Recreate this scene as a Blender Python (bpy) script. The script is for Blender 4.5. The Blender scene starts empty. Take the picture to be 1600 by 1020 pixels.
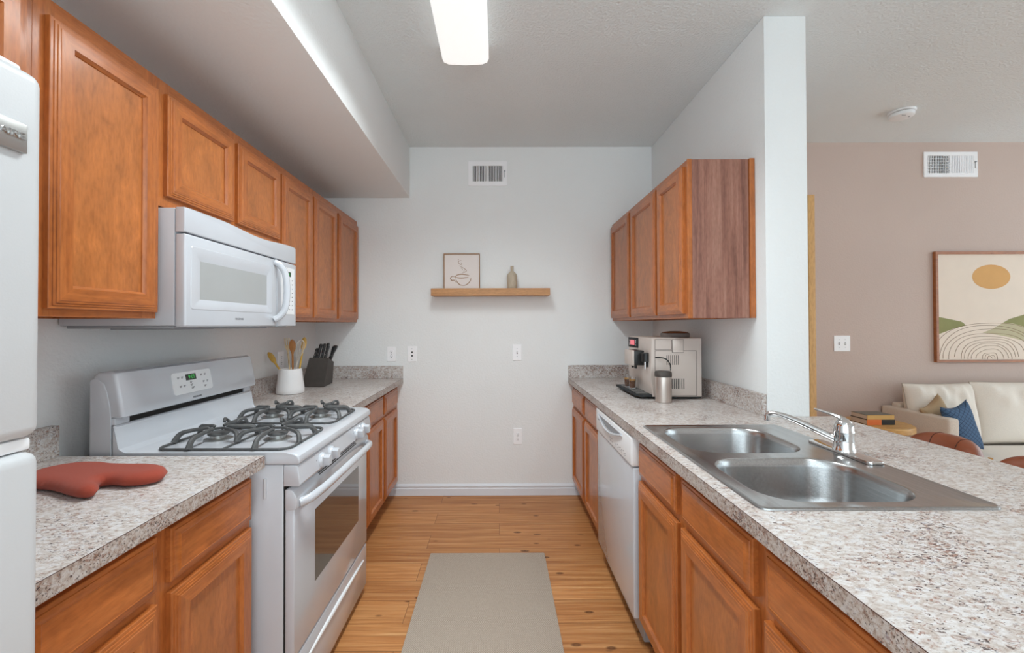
import bpy, bmesh, math, random
from mathutils import Vector, Matrix
from mathutils.geometry import delaunay_2d_cdt

random.seed(7)
SC = bpy.context.scene
COL = SC.collection

# ------------------------------------------------------------------ camera, world, lamps, exposure
F, CX, CY = 655.0, 780.87, 500.6
PITCH, ROLL, YAW, EYE = 0.0103, 0.0030, 0.0023, 1.34


def cam_ray(u, v):
    u, v = u - CX, v - CY
    c, s = math.cos(ROLL), math.sin(ROLL)
    u, v = c * u - s * v, s * u + c * v
    x, y, z = u / F, 1.0, -v / F
    c, s = math.cos(PITCH), math.sin(PITCH)
    y, z = c * y - s * z, s * y + c * z
    c, s = math.cos(YAW), math.sin(YAW)
    x, y = c * x + s * y, -s * x + c * y
    return Vector((x, y, z))


cam_data = bpy.data.cameras.new('camera')
cam_data.sensor_width = 36.0
cam_data.lens = F / 1600 * 36.0
cam_data.shift_x = (800 - CX) / 1600
cam_data.shift_y = -(510 - CY) / 1600
cam_data.clip_start = 0.02
cam = bpy.data.objects.new('camera', cam_data)
COL.objects.link(cam)
fwd = cam_ray(CX, CY)
right = cam_ray(CX + F, CY) - fwd
up = cam_ray(CX, CY - F) - fwd
cam.matrix_world = Matrix((
    (right.x, up.x, -fwd.x, 0.0), (right.y, up.y, -fwd.y, 0.0), (right.z, up.z, -fwd.z, EYE), (0, 0, 0, 1)))
SC.camera = cam

world = bpy.data.worlds.new('daylight')
SC.world = world
world.use_nodes = True
bg = world.node_tree.nodes['Background']
bg.inputs['Color'].default_value = (0.83, 0.97, 1.04, 1)
bg.inputs['Strength'].default_value = 2.25

SC.view_settings.view_transform = 'Standard'
SC.view_settings.look = 'None'
SC.view_settings.gamma = 1
SC.view_settings.exposure = 0.2
SC.cycles.use_denoising = True
SC.cycles.max_bounces = 10
SC.cycles.diffuse_bounces = 6


def area_lamp(name, loc, size, power, color=(1, 1, 1), rot=(0, 0, 0), size_y=None, parent=None, spread=math.pi):
    d = bpy.data.lights.new(name, 'AREA')
    d.energy = power
    d.color = color
    d.spread = spread
    d.size = size
    if size_y:
        d.shape = 'RECTANGLE'
        d.size_y = size_y
    else:
        d.shape = 'DISK'
    o = bpy.data.objects.new(name, d)
    o.location = loc
    o.rotation_euler = rot
    COL.objects.link(o)
    if parent:
        o.parent = parent
        o.location = Vector(loc) - parent.location
    return o


# the dining room's own ceiling lamp (behind the camera, over the peninsula)
area_lamp('dining_lamp_light', (1.25, -0.7, 2.66), 0.20, 10, (0.92, 0.98, 1.0))

# ------------------------------------------------------------------ room numbers (metres)
XL, XR, YB, ZC = -1.448, 1.2194, 3.3208, 2.753
XCOL, YCOL = 1.4127, 1.906
YLIV = 3.25
XSOF, ZSOF = -0.7032, 2.3495
CT = 0.92          # counter top
XEL, XER = -0.757, 0.5467   # counter front edges


# ------------------------------------------------------------------ materials
def srgb(r, g, b):
    def f(c):
        c /= 255
        return c / 12.92 if c <= 0.04045 else ((c + 0.055) / 1.055) ** 2.4
    return (f(r), f(g), f(b), 1)


def new_mat(name):
    m = bpy.data.materials.new(name)
    m.use_nodes = True
    nt = m.node_tree
    return m, nt, nt.nodes, nt.links, nt.nodes['Principled BSDF']


def ramp(N, stops, interp='LINEAR'):
    r = N.new('ShaderNodeValToRGB')
    r.color_ramp.interpolation = interp
    el = r.color_ramp.elements
    while len(el) < len(stops):
        el.new(0.5)
    for e, (p, c) in zip(el, stops):
        e.position = p
        e.color = c if len(c) == 4 else (*c, 1)
    return r


def coords(N, L, scale=(1, 1, 1), rnd=True, rot=(0, 0, 0)):
    tc = N.new('ShaderNodeTexCoord')
    mp = N.new('ShaderNodeMapping')
    mp.inputs['Scale'].default_value = scale
    mp.inputs['Rotation'].default_value = rot
    if rnd:
        oi = N.new('ShaderNodeObjectInfo')
        ad = N.new('ShaderNodeVectorMath')
        ad.operation = 'ADD'
        mu = N.new('ShaderNodeMath')
        mu.operation = 'MULTIPLY'
        mu.inputs[1].default_value = 37.0
        L.new(oi.outputs['Random'], mu.inputs[0])
        L.new(tc.outputs['Object'], ad.inputs[0])
        L.new(mu.outputs[0], ad.inputs[1])
        L.new(ad.outputs[0], mp.inputs['Vector'])
    else:
        L.new(tc.outputs['Object'], mp.inputs['Vector'])
    return mp.outputs['Vector']


def noise(N, L, vec, scale, detail=3, rough=0.5, dist=0.0):
    n = N.new('ShaderNodeTexNoise')
    n.inputs['Scale'].default_value = scale
    n.inputs['Detail'].default_value = detail
    n.inputs['Roughness'].default_value = rough
    n.inputs['Distortion'].default_value = dist
    L.new(vec, n.inputs['Vector'])
    return n.outputs['Fac']


def mix(N, L, fac, a, b, mode='MIX'):
    m = N.new('ShaderNodeMix')
    m.data_type = 'RGBA'
    m.blend_type = mode
    for sock, val in ((m.inputs[0], fac), (m.inputs[6], a), (m.inputs[7], b)):
        if hasattr(val, 'links') or hasattr(val, 'is_linked'):
            L.new(val, sock)
        else:
            sock.default_value = val if not isinstance(val, tuple) or len(val) == 4 else (*val, 1)
    return m.outputs[2]


def bump(N, L, P, height, strength, dist=0.001):
    b = N.new('ShaderNodeBump')
    b.inputs['Strength'].default_value = strength
    b.inputs['Distance'].default_value = dist
    L.new(height, b.inputs['Height'])
    L.new(b.outputs['Normal'], P.inputs['Normal'])


def plain(name, col, rough=0.5, metal=0.0, var=0.06, nscale=8, bmp=0.0, bscale=200, coat=0.0, spec=None, emit=0.0,
          transmission=0.0):
    m, nt, N, L, P = new_mat(name)
    v = coords(N, L)
    n = noise(N, L, v, nscale, 3)
    dark = tuple(c * (1 - var) for c in col[:3]) + (1,)
    lite = tuple(min(1, c * (1 + var)) for c in col[:3]) + (1,)
    r = ramp(N, [(0.3, dark), (0.7, lite)])
    L.new(n, r.inputs[0])
    L.new(r.outputs[0], P.inputs['Base Color'])
    P.inputs['Roughness'].default_value = rough
    P.inputs['Metallic'].default_value = metal
    if coat:
        P.inputs['Coat Weight'].default_value = coat
        P.inputs['Coat Roughness'].default_value = 0.08
    if spec is not None:
        P.inputs['Specular IOR Level'].default_value = spec
    if emit:
        P.inputs['Emission Color'].default_value = col
        P.inputs['Emission Strength'].default_value = emit
    if transmission:
        P.inputs['Transmission Weight'].default_value = transmission
    if bmp:
        bump(N, L, P, noise(N, L, v, bscale, 2), bmp)
    return m


def wood(name, dark, mid, lite, grain='Z', fine=1.0, rough=0.33, blotch=0.5, coat=0.26, con=1.0):
    m, nt, N, L, P = new_mat(name)
    s = {'X': (1.1, 34, 34), 'Y': (34, 1.1, 34), 'Z': (34, 34, 1.1)}[grain]
    s = tuple(a * fine for a in s)
    n1 = noise(N, L, coords(N, L, s), 1.6, 6, 0.62, 0.5)
    v2 = coords(N, L, {'X': (4, 7, 7), 'Y': (7, 4, 7), 'Z': (7, 7, 4)}[grain])
    n2 = noise(N, L, v2, 1.5, 7, 0.62, 1.1)
    fleck = noise(N, L, coords(N, L, {'X': (22, 90, 90), 'Y': (90, 22, 90), 'Z': (90, 90, 22)}[grain]), 1.6, 2, 0.5)
    r1 = ramp(N, [(0.28, dark), (0.5, mid), (0.74, lite)])
    L.new(n1, r1.inputs[0])
    r2 = ramp(N, [(p, tuple(min(1, c * (1 + k * con)) for c in mid[:3])) for p, k in ((0.30, -.34), (0.46, -.08), (0.58, .08), (0.72, .34))])
    L.new(n2, r2.inputs[0])
    r3 = ramp(N, [(0.32, (0.86, 0.84, 0.82)), (0.55, (1, 1, 1)), (0.75, (1.06, 1.06, 1.06))])
    L.new(fleck, r3.inputs[0])
    c = mix(N, L, blotch, r1.outputs[0], r2.outputs[0])
    L.new(mix(N, L, 1.0, c, r3.outputs[0], 'MULTIPLY'), P.inputs['Base Color'])
    P.inputs['Roughness'].default_value = rough
    P.inputs['Coat Weight'].default_value = coat
    P.inputs['Coat Roughness'].default_value = 0.14
    bump(N, L, P, fleck, 0.06)
    return m


def wall_paint(name, col, bscale=75, strength=0.3, var=0.02, rough=0.75):
    m, nt, N, L, P = new_mat(name)
    v = coords(N, L, rnd=False)
    n = noise(N, L, v, 1.3, 3)
    r = ramp(N, [(0.3, tuple(c * (1 - var) for c in col[:3])), (0.7, tuple(min(1, c * (1 + var)) for c in col[:3]))])
    L.new(n, r.inputs[0])
    L.new(r.outputs[0], P.inputs['Base Color'])
    P.inputs['Roughness'].default_value = rough
    bump(N, L, P, noise(N, L, v, bscale, 3, 0.55), strength, 0.008)
    return m


def floor_mat():
    m, nt, N, L, P = new_mat('laminate_planks')
    v = coords(N, L, rnd=False)
    br = N.new('ShaderNodeTexBrick')
    br.offset = 0.37
    br.inputs['Color1'].default_value = (0, 0, 0, 1)
    br.inputs['Color2'].default_value = (1, 1, 1, 1)
    br.inputs['Mortar'].default_value = (0.5, 0.5, 0.5, 1)
    br.inputs['Scale'].default_value = 1.0
    br.inputs['Mortar Size'].default_value = 0.0014
    br.inputs['Mortar Smooth'].default_value = 0.0
    br.inputs['Bias'].default_value = 0.0
    br.inputs['Brick Width'].default_value = 1.18
    br.inputs['Row Height'].default_value = 0.158
    L.new(v, br.inputs['Vector'])
    # each plank reads another place of the grain
    off = N.new('ShaderNodeVectorMath')
    off.operation = 'MULTIPLY_ADD'
    off.inputs[1].default_value = (9.0, 23.0, 5.0)
    L.new(br.outputs['Color'], off.inputs[0])
    L.new(v, off.inputs[2])

    def stretched(sc):
        mp = N.new('ShaderNodeMapping')
        mp.inputs['Scale'].default_value = sc
        L.new(off.outputs[0], mp.inputs['Vector'])
        return mp.outputs['Vector']
    g1 = noise(N, L, stretched((1.3, 34, 1)), 1.5, 6, 0.66, 0.4)
    g2 = noise(N, L, stretched((2.2, 95, 1)), 1.5, 3, 0.5)
    r1 = ramp(N, [(0.26, srgb(160, 100, 56)), (0.42, srgb(188, 126, 74)), (0.58, srgb(206, 148, 94)), (0.78, srgb(226, 180, 126))])
    L.new(g1, r1.inputs[0])
    r2 = ramp(N, [(0.32, (0.62, 0.56, 0.50)), (0.56, (1.0, 1.0, 1.0))])
    L.new(g2, r2.inputs[0])
    c = mix(N, L, 0.55, r1.outputs[0], r2.outputs[0], 'MULTIPLY')
    tint = ramp(N, [(0.0, (0.86, 0.84, 0.83)), (1.0, (1.06, 1.06, 1.06))])
    L.new(br.outputs['Color'], tint.inputs[0])
    c = mix(N, L, 1.0, c, tint.outputs[0], 'MULTIPLY')
    # knots
    vo = N.new('ShaderNodeTexVoronoi')
    vo.inputs['Scale'].default_value = 6.2
    vo.inputs['Randomness'].default_value = 1.0
    wob = N.new('ShaderNodeVectorMath')
    wob.operation = 'MULTIPLY'
    wob.inputs[1].default_value = (0.72, 1.7, 1)
    L.new(off.outputs[0], wob.inputs[0])
    L.new(wob.outputs[0], vo.inputs['Vector'])
    k = ramp(N, [(0.025, (1, 1, 1)), (0.055, (0.6, 0.6, 0.6)), (0.085, (0.85, 0.85, 0.85)), (0.135, (0, 0, 0))])
    L.new(vo.outputs['Distance'], k.inputs[0])
    c = mix(N, L, k.outputs[0], c, srgb(84, 46, 24))
    dk = N.new('ShaderNodeMath')
    dk.operation = 'MULTIPLY'
    dk.inputs[1].default_value = 0.65
    L.new(br.outputs['Fac'], dk.inputs[0])
    c = mix(N, L, dk.outputs[0], c, srgb(70, 42, 26))
    L.new(c, P.inputs['Base Color'])
    P.inputs['Roughness'].default_value = 0.42
    P.inputs['Specular IOR Level'].default_value = 0.35
    bump(N, L, P, g2, 0.03)
    return m


def counter_mat(name='speckled_laminate', tone=1.0, more=0.0):
    m, nt, N, L, P = new_mat(name)
    rot = (0, 0, math.radians(-14))
    v = coords(N, L, (1, 1.7, 1.7), rnd=False, rot=rot)
    v0 = coords(N, L, rnd=False)
    a = noise(N, L, v, 58, 6, 0.66, 0.4)
    base = ramp(N, [(0.28 + more, srgb(132, 108, 97)), (0.42 + more, srgb(190, 179, 171)), (0.6, srgb(214, 212, 211)), (0.75, srgb(190, 188, 194))])
    L.new(a, base.inputs[0])
    b = noise(N, L, v, 80, 5, 0.7, 0.8)
    gate = noise(N, L, v0, 9, 3, 0.6)
    gm = N.new('ShaderNodeMath')
    gm.operation = 'MULTIPLY_ADD'
    gm.inputs[1].default_value = 0.32
    L.new(gate, gm.inputs[0])
    L.new(b, gm.inputs[2])
    rb = ramp(N, [(0.715 - more, (0, 0, 0)), (0.80 - more, (0.8, 0.8, 0.8))])
    L.new(gm.outputs[0], rb.inputs[0])
    c = mix(N, L, rb.outputs[0], base.outputs[0], srgb(146, 100, 80))
    d = noise(N, L, v, 130, 3, 0.6, 0.5)
    gd = N.new('ShaderNodeMath')
    gd.operation = 'MULTIPLY_ADD'
    gd.inputs[1].default_value = 0.28
    L.new(gate, gd.inputs[0])
    L.new(d, gd.inputs[2])
    rd = ramp(N, [(0.745 - more, (0, 0, 0)), (0.79 - more, (.9, .9, .9))])
    L.new(gd.outputs[0], rd.inputs[0])
    c = mix(N, L, rd.outputs[0], c, srgb(66, 46, 46))
    e = noise(N, L, coords(N, L, (1, 1.5, 1.5), rnd=False, rot=(0, 0, 0.5)), 38, 4, 0.6)
    re = ramp(N, [(0.60, (0, 0, 0)), (0.72, (0.55, 0.55, 0.55))])
    L.new(e, re.inputs[0])
    c = mix(N, L, re.outputs[0], c, srgb(168, 168, 180))
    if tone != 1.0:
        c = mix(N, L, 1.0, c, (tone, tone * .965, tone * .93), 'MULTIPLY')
    L.new(c, P.inputs['Base Color'])
    P.inputs['Roughness'].default_value = 0.33
    P.inputs['Specular IOR Level'].default_value = 0.4
    return m


def fabric(name, col, scale=900, var=0.15, bmp=0.4, rough=0.9):
    m, nt, N, L, P = new_mat(name)
    v = coords(N, L)
    w = N.new('ShaderNodeTexWave')
    w.inputs['Scale'].default_value = scale / 6
    w.inputs['Distortion'].default_value = 3
    L.new(v, w.inputs['Vector'])
    n = noise(N, L, v, scale, 2)
    r = ramp(N, [(0.25, tuple(c * (1 - var) for c in col[:3])), (0.75, tuple(min(1, c * (1 + var)) for c in col[:3]))])
    L.new(n, r.inputs[0])
    L.new(r.outputs[0], P.inputs['Base Color'])
    P.inputs['Roughness'].default_value = rough
    P.inputs['Sheen Weight'].default_value = 0.1
    bump(N, L, P, n, bmp, 0.002)
    return m


def brushed(name, col, rough=0.3, axis='Y', metal=1.0):
    m, nt, N, L, P = new_mat(name)
    s = {'X': (2, 160, 160), 'Y': (160, 2, 160), 'Z': (160, 160, 2)}[axis]
    n = noise(N, L, coords(N, L, s), 2, 3)
    r = ramp(N, [(0.3, tuple(c * 0.86 for c in col[:3])), (0.7, tuple(min(1, c * 1.1) for c in col[:3]))])
    L.new(n, r.inputs[0])
    L.new(r.outputs[0], P.inputs['Base Color'])
    P.inputs['Metallic'].default_value = metal
    P.inputs['Roughness'].default_value = rough
    bump(N, L, P, n, 0.012)
    return m


M = {}
M['wall'] = wall_paint('wall_paint_grey', srgb(236, 238, 238))
M['ceil'] = wall_paint('ceiling_paint', srgb(226, 231, 232), 85, 0.8, 0.02, 0.85)
M['taupe'] = wall_paint('wall_paint_taupe', srgb(200, 180, 170), 85, 0.22, 0.03)
M['trimw'] = plain('white_trim_paint', srgb(226, 230, 236), 0.4, var=0.02)
M['floor'] = floor_mat()
cab = (srgb(134, 70, 30), srgb(178, 102, 48), srgb(202, 130, 70))
M['wz'] = wood('maple_stain_vertical', *cab, grain='Z', blotch=.45)
M['wy'] = wood('maple_stain_horizontal', *cab, grain='Y', blotch=.6)
M['wpanel'] = wood('maple_stain_panel', srgb(138, 76, 34), srgb(180, 108, 54), srgb(206, 138, 78), grain='Z', blotch=0.85, fine=0.6, con=.9)
M['walnut'] = wood('walnut_laminate', srgb(96, 58, 46), srgb(148, 100, 84), srgb(176, 132, 114), grain='Z', fine=.75, rough=0.5, blotch=0.15, coat=0)
M['oakx'] = wood('oak_shelf', srgb(150, 96, 46), srgb(190, 134, 76), srgb(206, 154, 96), grain='X', rough=0.5, blotch=0.3)
M['bamboo'] = wood('light_timber', srgb(176, 126, 66), srgb(208, 160, 94), srgb(222, 182, 120), grain='X', rough=0.5, blotch=0.3)
M['dooredge'] = wood('bare_door_timber', srgb(200, 154, 98), srgb(208, 162, 106), srgb(214, 170, 114), grain='Z', rough=0.6, blotch=0.2, coat=0, con=.3)
M['darkgap'] = plain('gap_shade_black', (0.012, 0.011, 0.010, 1), 0.8)  # black painted in for the shade inside gaps and slots
M['counter'] = counter_mat()
M['edge'] = counter_mat('speckled_edge_band_shaded', .80, .03)  # denser brown specks, plus the front edge's shade darkened into the colour
M['splash'] = counter_mat('speckled_backsplash', 1.0, .015)
M['white'] = plain('white_enamel', srgb(196, 199, 205), 0.16, var=0.015, coat=0.6)
M['white2'] = plain('white_plastic', srgb(236, 238, 240), 0.35, var=0.015)
M['fridgew'] = plain('white_fridge_enamel', srgb(198, 200, 202), 0.45, var=0.01, bmp=0.15, bscale=300)
M['plate'] = plain('white_wall_plate', srgb(250, 250, 252), 0.35, var=0.01)
M['greyplastic'] = plain('grey_plastic', srgb(150, 152, 156), 0.45)
M['black'] = plain('black_plastic', (0.012, 0.012, 0.012, 1), 0.4)
M['ink'] = plain('grey_print', srgb(96, 96, 100), 0.6)
M['iron'] = plain('grey_cast_iron', srgb(80, 80, 80), 0.55, var=0.15, nscale=60, bmp=0.3, bscale=500)
M['alu'] = plain('aluminium', srgb(186, 186, 184), 0.35, 0.9)
M['steel'] = brushed('brushed_steel', (0.46, 0.46, 0.46, 1), 0.25, 'Y')
M['steelv'] = brushed('satin_steel', srgb(206, 194, 186), 0.34, 'Z', 0.85)
M['chrome'] = plain('chrome', (0.72, 0.72, 0.72, 1), 0.06, 1.0, var=0.01)
M['glassdark'] = plain('oven_glass', srgb(60, 52, 46), 0.05, 0.0, spec=0.9, coat=0.8)
M['mwglass'] = plain('white_screen_glass', srgb(166, 168, 168), 0.3, var=0.02, coat=0.1)
M['green'] = plain('green_digits', (0.04, 0.42, 0.08, 1), 0.5, emit=0.35)
M['lcd'] = plain('dark_display', (0.012, 0.02, 0.014, 1), 0.2)
M['rug'] = None
M['mitt'] = fabric('rust_cotton', srgb(154, 64, 45), 700, 0.12, 0.5)
M['ceramic'] = plain('white_ceramic', srgb(236, 234, 234), 0.35, var=0.02)
M['vase'] = plain('beige_stoneware', srgb(186, 172, 152), 0.75, var=0.08, nscale=40, bmp=0.3, bscale=120)
M['spoonY'] = wood('yellow_bamboo', srgb(190, 140, 40), srgb(216, 172, 72), srgb(226, 188, 96), rough=0.5)
M['spoonB'] = wood('cherry_wood', srgb(170, 104, 46), srgb(200, 136, 74), srgb(214, 156, 94), rough=0.5)
M['spoonP'] = wood('pale_beech', srgb(216, 190, 146), srgb(230, 208, 168), srgb(238, 220, 188), rough=0.5)
M['wire'] = plain('whisk_wire', srgb(222, 216, 206), 0.3, 0.6)
M['block'] = plain('charcoal_wood', srgb(74, 68, 64), 0.6, var=0.1, nscale=30)
M['knife'] = plain('black_handle', (0.018, 0.017, 0.017, 1), 0.35)
M['machine'] = plain('taupe_metal', srgb(208, 196, 188), 0.42, 0.25, var=0.02)
M['machdark'] = plain('taupe_seam', srgb(104, 94, 90), 0.6)
M['coffee'] = plain('espresso', srgb(112, 62, 26), 0.3)
M['crema'] = plain('espresso_crema', srgb(206, 154, 84), 0.6)
M['glass'] = plain('clear_glass', (0.95, 0.95, 0.95, 1), 0.02, transmission=1.0, var=0)
M['redscreen'] = plain('red_screen', srgb(226, 110, 120), 0.4, emit=0.5)
M['sofa'] = fabric('oatmeal_linen', srgb(234, 225, 214), 420, 0.1, 0.5)
M['sofaside'] = fabric('oatmeal_tweed', srgb(218, 204, 190), 420, 0.16, 0.6)
M['tan'] = fabric('tan_velvet', srgb(178, 150, 116), 300, 0.08, 0.2)
M['blue'] = None
M['leather'] = plain('cognac_leather', srgb(140, 76, 50), 0.34, var=0.12, nscale=12, bmp=0.15, bscale=240)
M['piping'] = plain('taupe_piping', srgb(176, 162, 148), 0.8)
M['stitch'] = plain('dark_stitch', srgb(70, 36, 26), 0.7)
M['paper'] = plain('book_pages', srgb(206, 192, 182), 0.8)
M['tanspine'] = plain('tan_book_cloth', srgb(206, 164, 98), 0.7)
M['orange'] = plain('orange_book_cloth', srgb(216, 112, 50), 0.7)
M['blackspine'] = plain('black_book_cloth', (0.012, 0.009, 0.008, 1), 0.6)
M['greycover'] = plain('grey_book_cover', srgb(116, 110, 100), 0.6)
M['print'] = plain('cream_print', srgb(232, 216, 200), 0.7, var=0.02)
M['ochre'] = plain('ochre_ink', srgb(214, 162, 96), 0.7, var=0.04)
M['olive'] = plain('olive_ink', srgb(140, 138, 84), 0.7, var=0.06)
M['sage'] = plain('sage_ink', srgb(188, 178, 144), 0.7, var=0.04)
M['brownline'] = plain('brown_ink', srgb(128, 96, 66), 0.7)
M['artframe'] = wood('chestnut_frame', srgb(128, 72, 34), srgb(164, 98, 52), srgb(180, 116, 66), grain='X', rough=0.5)
M['whiteprint'] = plain('white_print', srgb(232, 224, 220), 0.7, var=0.01)
M['bronze'] = plain('bronze_ink', srgb(150, 108, 62), 0.6)
M['ventdark'] = plain('slot_shade_dark_plastic', srgb(40, 42, 44), 0.8)  # painted shade for slots and ducts, also plain dark machine parts
M['duct'] = plain('galvanised_duct', srgb(60, 66, 68), 0.6)


def lens_mat():
    m, nt, N, L, P = new_mat('prismatic_lens')
    v = coords(N, L, rnd=False)
    n = noise(N, L, v, 220, 1)
    P.inputs['Base Color'].default_value = (0.8, 0.8, 0.8, 1)
    P.inputs['Roughness'].default_value = 0.35
    P.inputs['Emission Color'].default_value = (1.0, 0.99, 0.97, 1)
    P.inputs['Emission Strength'].default_value = 0.55
    bump(N, L, P, n, 0.4, 0.002)
    return m


def rug_mat():
    m, nt, N, L, P = new_mat('woven_rug')
    v = coords(N, L, rnd=False)
    ch = N.new('ShaderNodeTexChecker')
    ch.inputs['Scale'].default_value = 210
    ch.inputs['Color1'].default_value = srgb(188, 174, 160)
    ch.inputs['Color2'].default_value = srgb(160, 146, 131)
    L.new(v, ch.inputs['Vector'])
    n = noise(N, L, v, 260, 2)
    r = ramp(N, [(0.3, (0.85, 0.85, 0.85)), (0.7, (1.08, 1.08, 1.08))])
    L.new(n, r.inputs[0])
    L.new(mix(N, L, 1.0, ch.outputs[0], r.outputs[0], 'MULTIPLY'), P.inputs['Base Color'])
    P.inputs['Roughness'].default_value = 0.95
    bump(N, L, P, n, 0.6, 0.003)
    return m


def quilt_mat():
    m, nt, N, L, P = new_mat('blue_quilt')
    hs = []
    for a in (1, -1):
        w = N.new('ShaderNodeTexWave')
        w.inputs['Scale'].default_value = 14
        w.bands_direction = 'X'
        L.new(coords(N, L, rnd=False, rot=(0, math.radians(52 * a), 0)), w.inputs['Vector'])
        r = ramp(N, [(0.0, (0, 0, 0)), (0.10, (1, 1, 1))])
        L.new(w.outputs['Fac'], r.inputs[0])
        hs.append(r.outputs[0])
    h = mix(N, L, 1.0, hs[0], hs[1], 'MULTIPLY')
    L.new(mix(N, L, h, srgb(44, 62, 88), srgb(74, 102, 134)), P.inputs['Base Color'])
    P.inputs['Roughness'].default_value = 0.9
    bump(N, L, P, h, 0.5, 0.006)
    return m


M['blue'] = quilt_mat()
M['lens'] = lens_mat()
M['rug'] = rug_mat()


# ------------------------------------------------------------------ object helpers
def thing(name, label, cat, loc, group=None):
    o = bpy.data.objects.new(name, None)
    o.empty_display_size = 0.05
    COL.objects.link(o)
    o.location = loc
    o['label'] = label
    o['category'] = cat
    if group:
        o['group'] = group
    return o


def wloc(o):
    v = Vector((0, 0, 0))
    while o is not None:
        v += o.location
        o = o.parent
    return v


def obj(name, bm, mats, parent=None, angle=32, origin=None, label=None, smooth=True):
    """link a bmesh given in world coordinates as one mesh object"""
    me = bpy.data.meshes.new(name)
    base = wloc(parent) if parent else Vector(origin or (0, 0, 0))
    bmesh.ops.remove_doubles(bm, verts=bm.verts, dist=1e-6)
    bmesh.ops.recalc_face_normals(bm, faces=bm.faces)
    bmesh.ops.translate(bm, verts=bm.verts, vec=-base)
    bm.to_mesh(me)
    bm.free()
    for m in (mats if isinstance(mats, (list, tuple)) else [mats]):
        me.materials.append(m)
    if smooth:
        me.shade_smooth()
        me.set_sharp_from_angle(angle=math.radians(angle))
    o = bpy.data.objects.new(name, me)
    COL.objects.link(o)
    if parent:
        o.parent = parent
    else:
        o.location = base
    if label:
        o['label'] = label
    return o


def tag(o, label, cat, group=None):
    o['label'] = label
    o['category'] = cat
    if group:
        o['group'] = group
    return o


def struct(name, bm, mats, origin=(0, 0, 0)):
    o = obj(name, bm, mats, None, origin=origin)
    o['kind'] = 'structure'
    return o


def B():
    return bmesh.new()


def box(bm, x0, x1, y0, y1, z0, z1, bev=0.0, seg=2, mi=0):
    x0, x1 = min(x0, x1), max(x0, x1)
    y0, y1 = min(y0, y1), max(y0, y1)
    z0, z1 = min(z0, z1), max(z0, z1)
    vs = [bm.verts.new(p) for p in ((x0, y0, z0), (x1, y0, z0), (x1, y1, z0), (x0, y1, z0),
                                    (x0, y0, z1), (x1, y0, z1), (x1, y1, z1), (x0, y1, z1))]
    fs = [bm.faces.new([vs[i] for i in q]) for q in ((3, 2, 1, 0), (4, 5, 6, 7), (0, 1, 5, 4), (1, 2, 6, 5), (2, 3, 7, 6), (3, 0, 4, 7))]
    for f in fs:
        f.material_index = mi
    if bev > 0:
        es = list({e for f in fs for e in f.edges})
        r = bmesh.ops.bevel(bm, geom=es, offset=bev, segments=seg, affect='EDGES', profile=0.5)
        for f in r['faces']:
            f.material_index = mi
    return fs


def prism(bm, pts, axis, a0, a1, mi=0, bev=0.0, seg=2):
    """extrude a 2D polygon along an axis. pts: X->(y,z)  Y->(x,z)  Z->(x,y)"""
    def P(p, a):
        return {'X': (a, p[0], p[1]), 'Y': (p[0], a, p[1]), 'Z': (p[0], p[1], a)}[axis]
    A = [bm.verts.new(P(p, a0)) for p in pts]
    C = [bm.verts.new(P(p, a1)) for p in pts]
    n = len(pts)
    fs = [bm.faces.new(A[::-1]), bm.faces.new(C)]
    for i in range(n):
        fs.append(bm.faces.new((A[i], A[(i + 1) % n], C[(i + 1) % n], C[i])))
    for f in fs:
        f.material_index = mi
    if bev > 0:
        es = list({e for f in fs[:2] for e in f.edges})
        bmesh.ops.bevel(bm, geom=es, offset=bev, segments=seg, affect='EDGES', profile=0.5)
    return fs


def loft(bm, rings, cap0=True, cap1=True, mi=0, closed=True, mi_fn=None):
    R = [[bm.verts.new(p) for p in r] for r in rings]
    n = len(R[0])
    for a, b in zip(R, R[1:]):
        for i in range(n if closed else n - 1):
            j = (i + 1) % n
            f = bm.faces.new((a[i], a[j], b[j], b[i]))
            f.material_index = mi_fn(i) if mi_fn else mi
    if cap0:
        bm.faces.new(R[0][::-1]).material_index = mi
    if cap1:
        bm.faces.new(R[-1]).material_index = mi
    return R


def lathe(bm, prof, c, seg=32, axis='Z', mi=0, cap0=True, cap1=True):
    rings = []
    for r, h in prof:
        ring = []
        for i in range(seg):
            a = 2 * math.pi * i / seg
            u, v = r * math.cos(a), r * math.sin(a)
            ring.append({'Z': (c[0] + u, c[1] + v, c[2] + h), 'X': (c[0] + h, c[1] + u, c[2] + v),
                         'Y': (c[0] + v, c[1] + h, c[2] + u)}[axis])
        rings.append(ring)
    loft(bm, rings, cap0, cap1, mi)


def tube(bm, pts, r, seg=8, mi=0, closed=False, caps=True, flat=1.0):
    pts = [Vector(p) for p in pts]
    n = len(pts)
    rs = r if isinstance(r, (list, tuple)) else [r] * n
    tang = []
    for i in range(n):
        if closed:
            t = pts[(i + 1) % n] - pts[i - 1]
        else:
            t = pts[min(i + 1, n - 1)] - pts[max(i - 1, 0)]
        tang.append(t.normalized())
    ref = Vector((0, 0, 1)) if abs(tang[0].z) < 0.9 else Vector((1, 0, 0))
    nrm = (ref - tang[0] * ref.dot(tang[0])).normalized()
    rings = []
    for i in range(n):
        nrm = (nrm - tang[i] * nrm.dot(tang[i])).normalized()
        bi = tang[i].cross(nrm)
        rings.append([tuple(pts[i] + nrm * (rs[i] * flat * math.cos(2 * math.pi * k / seg)) + bi * (rs[i] * math.sin(2 * math.pi * k / seg))) for k in range(seg)])
    if closed:
        R = [[bm.verts.new(p) for p in q] for q in rings]
        for a in range(n):
            for k in range(seg):
                A, C = R[a], R[(a + 1) % n]
                bm.faces.new((A[k], A[(k + 1) % seg], C[(k + 1) % seg], C[k])).material_index = mi
    else:
        loft(bm, rings, caps, caps, mi)


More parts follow.
